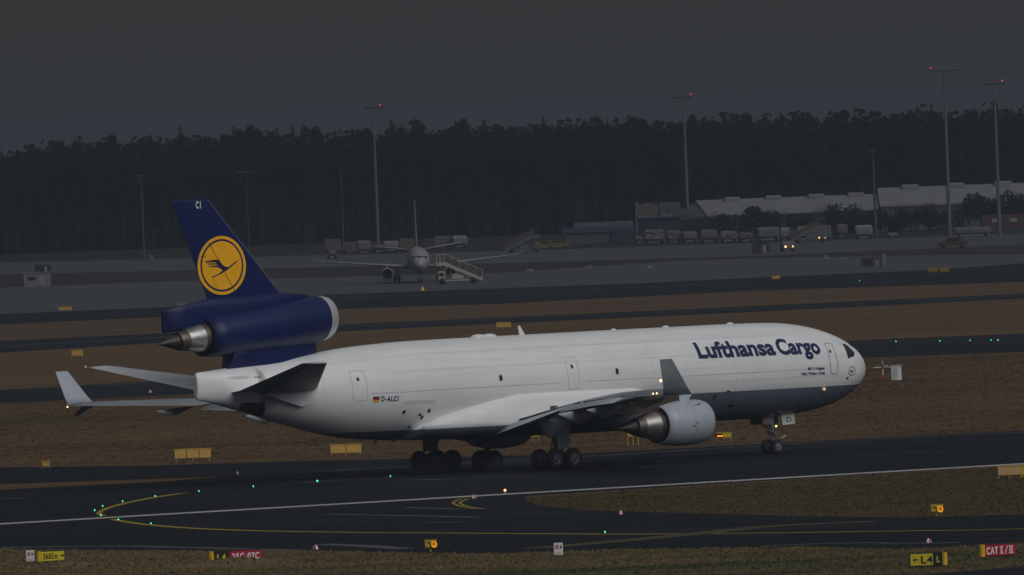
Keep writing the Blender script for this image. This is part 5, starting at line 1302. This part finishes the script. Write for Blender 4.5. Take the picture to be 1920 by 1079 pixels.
def car(px, py, rz, m, label, lights=False, k=1.0, name='service_car', cat='car'):
    e = empty(name, gp(px, py), rz, label, cat)
    prof_ = [(-2.1, .35), (-2.1, .95), (-1.7, 1.05), (-1.2, 1.6), (.6, 1.62), (1.1, 1.1), (2.0, .95), (2.15, .6), (2.1, .35)]
    bm = bmesh.new(); slab(bm, [(a*k, b*k) for a, b in prof_], .85*k); fix(bm); obj('body', bm, m, e)
    for s_ in (-1, 1):
        bm = bmesh.new(); slab(bm, [(-1.15*k, 1.1*k), (-.95*k, 1.5*k), (.5*k, 1.52*k), (.85*k, 1.1*k)], .01); bmesh.ops.translate(bm, vec=(0, s_*.86*k, 0), verts=bm.verts); fix(bm); obj('window', bm, M['glass'], e)
        for x in (-1.35, 1.35):
            bm = bmesh.new(); revolve(bm, [(-.1, 0), (-.1, .34*k), (.1, .34*k), (.1, 0)], (x*k, s_*.8*k, .34*k), (0, 1, 0), 14); obj('wheel', bm, M['black'], e)
        if lights:
            bm = bmesh.new(); bmesh.ops.create_uvsphere(bm, u_segments=8, v_segments=5, radius=.12 if s_ > 0 else .17, matrix=Matrix.Translation((2.15*k, s_*.55*k, .75*k))); obj('headlight', bm, M['lamp_head'], e, True)
car(1477, 472, -pi/2+.1, M['slat'], 'grey car facing the viewer with two warm headlights on the far road', True, 1.0)
car(1786, 466, pi, M['brick'], 'small reddish white car on the far road below the tallest mast')
M['tugyellow'] = mat('dull yellow tug paint', (.13, .095, .012), .6, var=.15)
car(1020, 468, pi, M['tugyellow'], 'dull yellow baggage tug left of another, before the blue shed', k=.85, name='baggage_tug', cat='tug')
car(1046, 467, 0, M['tugyellow'], 'dull yellow baggage tug nearest to the blue shed', k=.9, name='baggage_tug', cat='tug')
def hut(px, py0, py1, wpx, m, label, name='hut', cat='hut', depth=2.0, roof=True):
    p = gp(px, py1); sc = FPX/p.y; w, h = wpx/sc, (py1-py0)/sc; e = empty(name, p, 0, label, cat)
    bm = bmesh.new(); box(bm, (0, depth/2, h/2), (w, depth, h)); obj('wall', bm, m, e)
    if roof: bm = bmesh.new(); box(bm, (0, depth/2, h+.05), (w+.2, depth+.2, .1)); obj('roof', bm, m, e)
    bm = bmesh.new(); box(bm, (w*.2, -.02, h*.4), (w*.18, .04, h*.75)); obj('door', bm, M['wingdark'], e)
    bm = bmesh.new(); box(bm, (-w*.2, -.02, h*.6), (w*.3, .04, h*.25)); obj('window', bm, M['glass'], e)
hut(1427, 455, 476, 33, M['sitedark'], 'dark square hut on the far road before the pale trailers')
hut(1638, 485, 500, 44, M['sitedark'], 'low dark site cabin on the apron edge at right')
hut(70, 512, 537.5, 50, M['farwhite'], 'white site cabin far left on the apron edge', depth=2.5)
hut(80, 497, 511, 30, M['bluedark'], 'dark box standing behind the white site cabin', 'storage_box', 'box', roof=False)
hut(283, 478, 487, 9, M['cream'], 'tiny pale box at the foot of the faint left mast', 'storage_box', 'box', roof=False)
p = gp(1658, 500); e = empty('white_post', p, 0, 'upright white post beside the dark site cabin', 'post'); sc = FPX/p.y
bm = bmesh.new(); box(bm, (0, 0, 12/sc), (6/sc, .2, 24/sc)); obj('panel', bm, M['farwhite'], e); bm = bmesh.new(); box(bm, (0, 0, .05), (9/sc, .4, .1)); obj('foot', bm, M['farwhite'], e)
for k, px in enumerate((1640, 1649)):
    p = gp(px, 500); e = empty('white_post', p, 0, ('left' if k == 0 else 'right') + ' one of two short pale ladder posts between cabin and white post', 'post')
    bm = bmesh.new(); box(bm, (0, -.4, .55), (.3, .1, 1.1)); obj('panel', bm, M['slat'], e)
# low things scattered along the apron edge
for (px, py, w, h, m, lb) in ((994, 508.5, 12, 3.5, 'farwhite', 'bright low barrier on the apron right of the stairs truck'), (1105, 502, 14, 3.5, 'cream', 'low pale barrier on the apron below the blue shed'),
                              (1549, 486, 8, 7, 'farwhite', 'small white block on the apron right of centre'), (1580, 486, 14, 4, 'cream', 'low pale block right of the small white block'), (1218, 502, 10, 3, 'wingdark', 'dark low block on the apron left of the hall mast')):
    p = gp(px, py); sc = FPX/p.y; e = empty('barrier', p, 0, lb, 'barrier'); bm = bmesh.new(); box(bm, (0, 0, h/sc/2), (w/sc, .5, h/sc), bev=.05); obj('block', bm, M[m], e)
    bm = bmesh.new(); box(bm, (0, 0, .03), (w/sc+.15, .6, .06)); obj('foot', bm, M['wingdark'], e)
# fence along the far road
fe = empty('perimeter_fence', gp(960, 492), 0, 'long thin wire fence with evenly spaced posts along the far road', 'fence')
fd = gp(1920, 457) - gp(0, 513); L = fd.length; fdn = fd.normalized(); F0 = gp(0, 513) - fe.location
bm = bmesh.new(); bar(bm, (0, 0, 0), (0, 0, 2.1), .05, 6); d0 = bpy.data.meshes.new('post'); bm.to_mesh(d0); bm.free(); d0.materials.append(M['mast'])
for k in range(-6, int(L/3.0)+8):
    o_ = bpy.data.objects.new('post', d0); o_.location = F0 + fdn*(3.0*k); link(o_, fe)
for z in (.7, 1.4, 2.05):
    bm = bmesh.new(); bar(bm, F0 + fdn*(-18) + Vector((0, 0, z)), F0 + fdn*(3.0*(int(L/3)+7)) + Vector((0, 0, z)), .02, 4); obj('rail', bm, M['mast'], fe)

# shrubs and bare trees before the hall -----------------------------------------
def bush_mesh(name, w, h, n, leaf, seed, bare=False):
    r = np.random.default_rng(seed); V = []; F = []
    cl = [(r.uniform(-w*.42, w*.42), r.uniform(-1.2, 1.2), r.uniform(.25, .72)*h, r.uniform(.22, .42)) for _ in range(max(5, int(w)))]
    for i in range(n):
        c = cl[r.integers(len(cl))]; d = r.normal(0, 1, 3); d /= np.linalg.norm(d)+1e-9; rad = c[3]*h*(r.random()**.4)
        p = np.array([c[0]+d[0]*rad*1.1, c[1]+d[1]*rad, max(.05, c[2]+d[2]*rad)])
        a = r.normal(0, 1, 3); a /= np.linalg.norm(a); b_ = np.cross(a, r.normal(0, 1, 3)); b_ /= np.linalg.norm(b_)+1e-9
        s_ = leaf*r.uniform(.5, 1.3); k = len(V)
        if bare:
            up = np.array([d[0]*.5, d[1]*.5, 1.0])*s_*4
            V += [p-a*.03, p+a*.03, p+up]; F.append((k, k+1, k+2))
        else:
            V += [p-a*s_, p+b_*s_, p+a*s_, p-b_*s_]; F.append((k, k+1, k+2, k+3))
    me = bpy.data.meshes.new(name); me.from_pydata([tuple(v) for v in V], [], F); me.update(); return me
M['bush'] = mat('dark evergreen leaves', (.022, .028, .024), .8, var=.4, scale=1.2, spec=.1)
M['twig'] = mat('bare brown twigs', (.05, .043, .038), .9, var=.3, scale=1.2, spec=.1)
M['bark'] = mat('tree bark', (.014, .012, .011), .9, var=.2)
def bush(px, py_top, wpx, Y, label, bare=False, name='bush', seed=1, n=1800):
    p = ground_px(px, Y); w = 1.35*wpx*Y/FPX; h = at(px, py_top, Y).z
    e = empty(name, p, 0, label, 'bush' if name == 'bush' else 'tree')
    obj('crown', bush_mesh('crown', w, h, n, .22 if not bare else .20, seed, bare), M['twig'] if bare else M['bush'], e)
    r = random.Random(seed); bm = bmesh.new()
    for k in range(5 if not bare else 9):
        x = r.uniform(-w*.25, w*.25); bar(bm, (x*.6, 0, 0), (x+r.uniform(-.4, .4), r.uniform(-.5, .5), h*r.uniform(.5, .9)), .09, 6, .03)
    obj('trunk', bm, M['bark'], e)
bush(1396, 384, 92, 2725, 'large dark rounded evergreen bush in front of the hall roof', seed=11, n=4200)
bush(1330, 402, 50, 2735, 'thin bare shrub left of the large dark bush', True, seed=12)
bush(1453, 396, 50, 2730, 'bare brown tree against the hall roof, right of the large bush', True, 'bare_tree', 13, 1500)
bush(1500, 402, 46, 2722, 'low dark shrub above the long pale trailer', False, seed=14)
bush(1545, 384, 40, 2730, 'bare twiggy tree above the second stairs truck', True, 'bare_tree', 15, 1300)
bush(1592, 386, 66, 2724, 'dark bush above the narrow pinkish load', False, seed=16, n=2600)
bush(1672, 384, 56, 2722, 'dark shrub just right of the roof step mast', False, seed=17, n=2000)
bush(1716, 378, 60, 2726, 'bare brown shrub between two masts before the tall hall part', True, seed=18, n=1800)
bush(1752, 388, 60, 2718, 'dense dark shrub left of the tallest mast foot', False, seed=19, n=2600)
bush(1806, 368, 52, 2726, 'bare tree crown right of the tallest mast', True, 'bare_tree', 20, 1800)
bush(1850, 360, 70, 2722, 'big dark bush hiding the hall between the right masts', False, seed=21, n=3600)
bush(1908, 362, 60, 2724, 'dark bush at the right picture edge before the hall', False, seed=22, n=2600)
bush(1630, 404, 40, 2722, 'low dark shrub at the foot of the dark step mast', False, seed=23)

# ================================================================== FOREST
M['spruce'] = mat('dark spruce needles', (.009, .012, .016), .9, var=.30, scale=.6, spec=.05)
M['spruce2'] = mat('brown winter crowns', (.011, .012, .015), .9, var=.3, scale=.6, spec=.05)
def conifer(seed, h=20.0, wr=2.6, fill=1.0, pointed=True):
    r = np.random.default_rng(seed); V = []; F = []
    z = h*.12; 
    while z < h*.985:
        t = (z/h); rad = wr*((1-t)**(.75 if pointed else .45))*r.uniform(.75, 1.15)+.12
        nb = max(4, int(7*fill))
        a0 = r.uniform(0, 6.28)
        for k in range(nb):
            a = a0+6.283*k/nb+r.normal(0, .25); L = rad*r.uniform(.6, 1.15); dr = -L*r.uniform(.10, .45)
            d = np.array([cos(a), sin(a), 0]); s_ = np.array([-sin(a), cos(a), 0]); w = L*r.uniform(.22, .38)+.08
            b0 = np.array([0, 0, z]); m_ = b0+d*L*.55+np.array([0, 0, dr*.3+.1]); e_ = b0+d*L+np.array([0, 0, dr])
            i = len(V); V += [b0, m_+s_*w, e_, m_-s_*w, m_+np.array([0, 0, -w*1.1])]
            F += [(i, i+1, i+2), (i, i+2, i+3), (i, i+4, i+2)]
        z += h*r.uniform(.018, .034)*(1.0 if z < h*.8 else .5)
    i = len(V); V += [np.array([-.10, 0, h*.95]), np.array([.10, 0, h*.95]), np.array([0, 0, h])]; F.append((i, i+1, i+2))
    return np.array(V), F
def round_crown(seed, h=20.0, wr=3.0, n=330):
    """broad uneven crown of small leaf clumps reaching well down the trunk"""
    r = np.random.default_rng(seed)
    c = np.stack([r.normal(0, wr*.35, 14), r.normal(0, wr*.35, 14), np.concatenate([r.uniform(.55, .90, 8), r.uniform(.12, .55, 6)])*h], 1); cr = r.uniform(.45, .85, 14)*wr*.8
    k = r.integers(0, 14, n); d = r.normal(0, 1, (n, 3)); d /= np.linalg.norm(d, axis=1)[:, None]
    p = c[k] + d*(cr[k]*r.random(n)**.3)[:, None]*np.array([1, 1, 1.25]); p[:, 2] = np.minimum(p[:, 2], h*(1-.02*r.random(n)))
    a = r.normal(0, 1, (n, 3)); a /= np.linalg.norm(a, axis=1)[:, None]; b_ = np.cross(a, r.normal(0, 1, (n, 3))); b_ /= np.linalg.norm(b_, axis=1)[:, None]
    s_ = r.uniform(.25, .85, n)[:, None]
    V = np.stack([p-a*s_, p+b_*s_*.7, p+a*s_, p-b_*s_*.7], 1).reshape(-1, 3)
    F = [(4*i, 4*i+1, 4*i+2, 4*i+3) for i in range(n)]
    return V, F
cm = []
for s_ in range(12):
    if s_ < 4: V, F = conifer(40+s_, 20, [2.6, 3.4, 3.0, 3.8][s_], 1.5, s_ % 3 != 2)
    else: V, F = round_crown(60+s_, 20, [3.2, 3.8, 3.4, 4.2, 3.0, 3.6, 4.0, 3.3][s_-4], 620)
    me = bpy.data.meshes.new('crown'); me.from_pydata([tuple(v) for v in V], [], F); me.update(); me.materials.append(M['spruce'] if s_ % 3 else M['spruce2']); cm.append(me)
bm = bmesh.new(); bar(bm, (0, 0, 0), (0, 0, 17), .24, 7, .05); tm = bpy.data.meshes.new('trunk'); bm.to_mesh(tm); bm.free(); tm.materials.append(M['bark'])
YF = 2960.0
def treetop(px):
    """height of the tree line above ground, from the skyline in the photograph"""
    xs_ = [-400, 0, 60, 150, 220, 300, 350, 440, 500, 575, 640, 700, 780, 860, 940, 1025, 1100, 1190, 1300, 1440, 1600, 1760, 1920, 2300]
    ys_ = [300, 281, 274, 268, 268, 258, 254, 249, 246, 246, 244, 240, 234, 234, 232, 228, 226, 224, 222, 218, 212, 204, 200, 186]
    return at(px, np.interp(px, xs_, ys_), YF).z
def tree(px, dy, h, label, i, group='conifers of the dark wood behind the airport'):
    p = ground_px(px, YF+dy); e = empty('conifer_tree', p, random.uniform(0, 6), label, 'tree', group)
    k = h/20
    a_ = bpy.data.objects.new('crown', cm[i]); a_.scale = (k*random.uniform(.85, 1.15), k*random.uniform(.85, 1.15), k); link(a_, e)
    b_ = bpy.data.objects.new('trunk', tm); b_.scale = (k, k, k); link(b_, e)
random.seed(21)
TOPS = [(347, 233, 'tall wide crowned conifer standing out left on the skyline'), (446, 235, 'broad conifer top right of the faint crossbar mast on the skyline'), (477, 230, 'slim spire conifer just right of the broad one on the skyline'),
        (577, 228, 'single pointed conifer on the skyline between tail and left mast'), (741, 221, 'rounded tall conifer just right of the left floodlight mast'), (787, 219, 'pointed conifer above the parked airliner'),
        (218, 248, 'narrow conifer spire on the skyline above the faint left mast'), (150, 255, 'small conifer tip low on the left skyline'), (1026, 214, 'broad conifer top on the skyline right of centre'), (1186, 212, 'conifer tip left of the hall mast on the skyline'),
        (876, 220, 'conifer tip in the middle of the skyline'), (915, 219, 'conifer tip slightly right of mid skyline'), (196, 258, 'low conifer tip left of the narrow spire'), (527, 237, 'low conifer tip between two taller skyline trees'), (1408, 208, 'faint conifer tip on the skyline right of the hall mast')]
for i, (px, py, lb) in enumerate(TOPS):
    tree(px, 0, at(px, py, YF).z, lb, i % 4, None)
k = 0
for row in range(4):
    px = -330 + row*7
    while px < 2260:
        h = treetop(px) * random.uniform(.86, 1.0 if row else .95)*(1+.02*row) + random.choice((0, 0, 0, .8))
        tree(px, -3 + row*5 + random.uniform(-1.5, 1.5), h, 'dark conifer in the dense wood behind the airport, one of many alike', random.choice((0, 1, 2, 3, 4, 5, 6, 7, 8, 9, 10, 11, 5, 6, 8, 9, 10))); k += 1
        px += random.uniform(24, 46)
# the rest of the wood, further in, as one mass
V_all, F_all, off = [], [], 0
protos = [round_crown(200+i, 20, 3.0+.2*i, 330) for i in range(8)] + [conifer(220+i, 20, 3.0, .9, True) for i in range(3)]
for row in range(9):
    px = -900.0
    while px < 2900:
        V, F = protos[random.randrange(11)]
        q = ground_px(px, YF + 18 + row*5 + random.uniform(-2, 2)); h = treetop(px)*random.uniform(.84, .985)/20
        a_ = random.uniform(0, 6); R2 = np.array([[cos(a_), -sin(a_), 0], [sin(a_), cos(a_), 0], [0, 0, 1]])
        lower = V @ R2.T * np.array([1.1, 1.1, .62]) * h
        for W in ((V @ R2.T)*h, lower):
            V_all.append(W + np.array([q.x, q.y, 0])); F_all += [tuple(j+off for j in f) for f in F]; off += len(V)
        px += random.uniform(24, 40)
me = bpy.data.meshes.new('wood'); me.from_pydata(np.concatenate(V_all).tolist(), [], F_all); me.update()
tag(obj('wood', me, M['spruce']), 'deep dark conifer wood filling the background under the grey sky', 'forest', kind='stuff')
tag(px_sheet('forest_floor', [(-1500, 522), (0, 492.5), (940, 471.5), (1460, 454.5), (1920, 437.5), (3400, 391), (3400, 300), (-1500, 420)], ground_mat('dark leaf litter', (.020, .020, .018), (.026, .024, .020), (.016, .017, .017)), .002))
# undergrowth
bm = bmesh.new()
rng2 = np.random.default_rng(5); n = 14000
x = rng2.uniform(-260, 260, n); y = rng2.uniform(YF-8, YF+40, n); V = []; F = []
for i in range(n):
    h = rng2.uniform(1.5, 9.5); a_ = rng2.uniform(0, pi); w = rng2.uniform(.3, 1.0); c_, s_ = cos(a_)*w, sin(a_)*w; k = len(V)
    V += [(x[i]-c_, y[i]-s_, 0), (x[i]+c_, y[i]+s_, 0), (x[i]+c_*.5, y[i]+s_*.5, h*.8), (x[i]-c_*.3, y[i], h)]; F.append((k, k+1, k+2, k+3))
bm.free(); me = bpy.data.meshes.new('undergrowth'); me.from_pydata(V, [], F); me.update()
tag(obj('undergrowth', me, M['spruce2']), 'dark scrub and undergrowth along the foot of the wood', 'undergrowth', kind='stuff')

# ================================================================== HAZE
bm = bmesh.new(); box(bm, (0, 6000, 14.5), (20400, 13200, 31.0))
hm = bpy.data.materials.new('damp evening air'); hm.use_nodes = True
n_, l_ = hm.node_tree.nodes, hm.node_tree.links; n_.clear()
ho = n_.new('ShaderNodeOutputMaterial'); hv = n_.new('ShaderNodeVolumePrincipled')
hv.inputs['Color'].default_value = (.48, .55, .655, 1); hv.inputs['Density'].default_value = HAZE_D; hv.inputs['Anisotropy'].default_value = HAZE_G
hv.inputs['Emission Strength'].default_value = 0.0
l_.new(hv.outputs[0], ho.inputs['Volume'])
tag(obj('haze', bm, hm), kind='stuff')
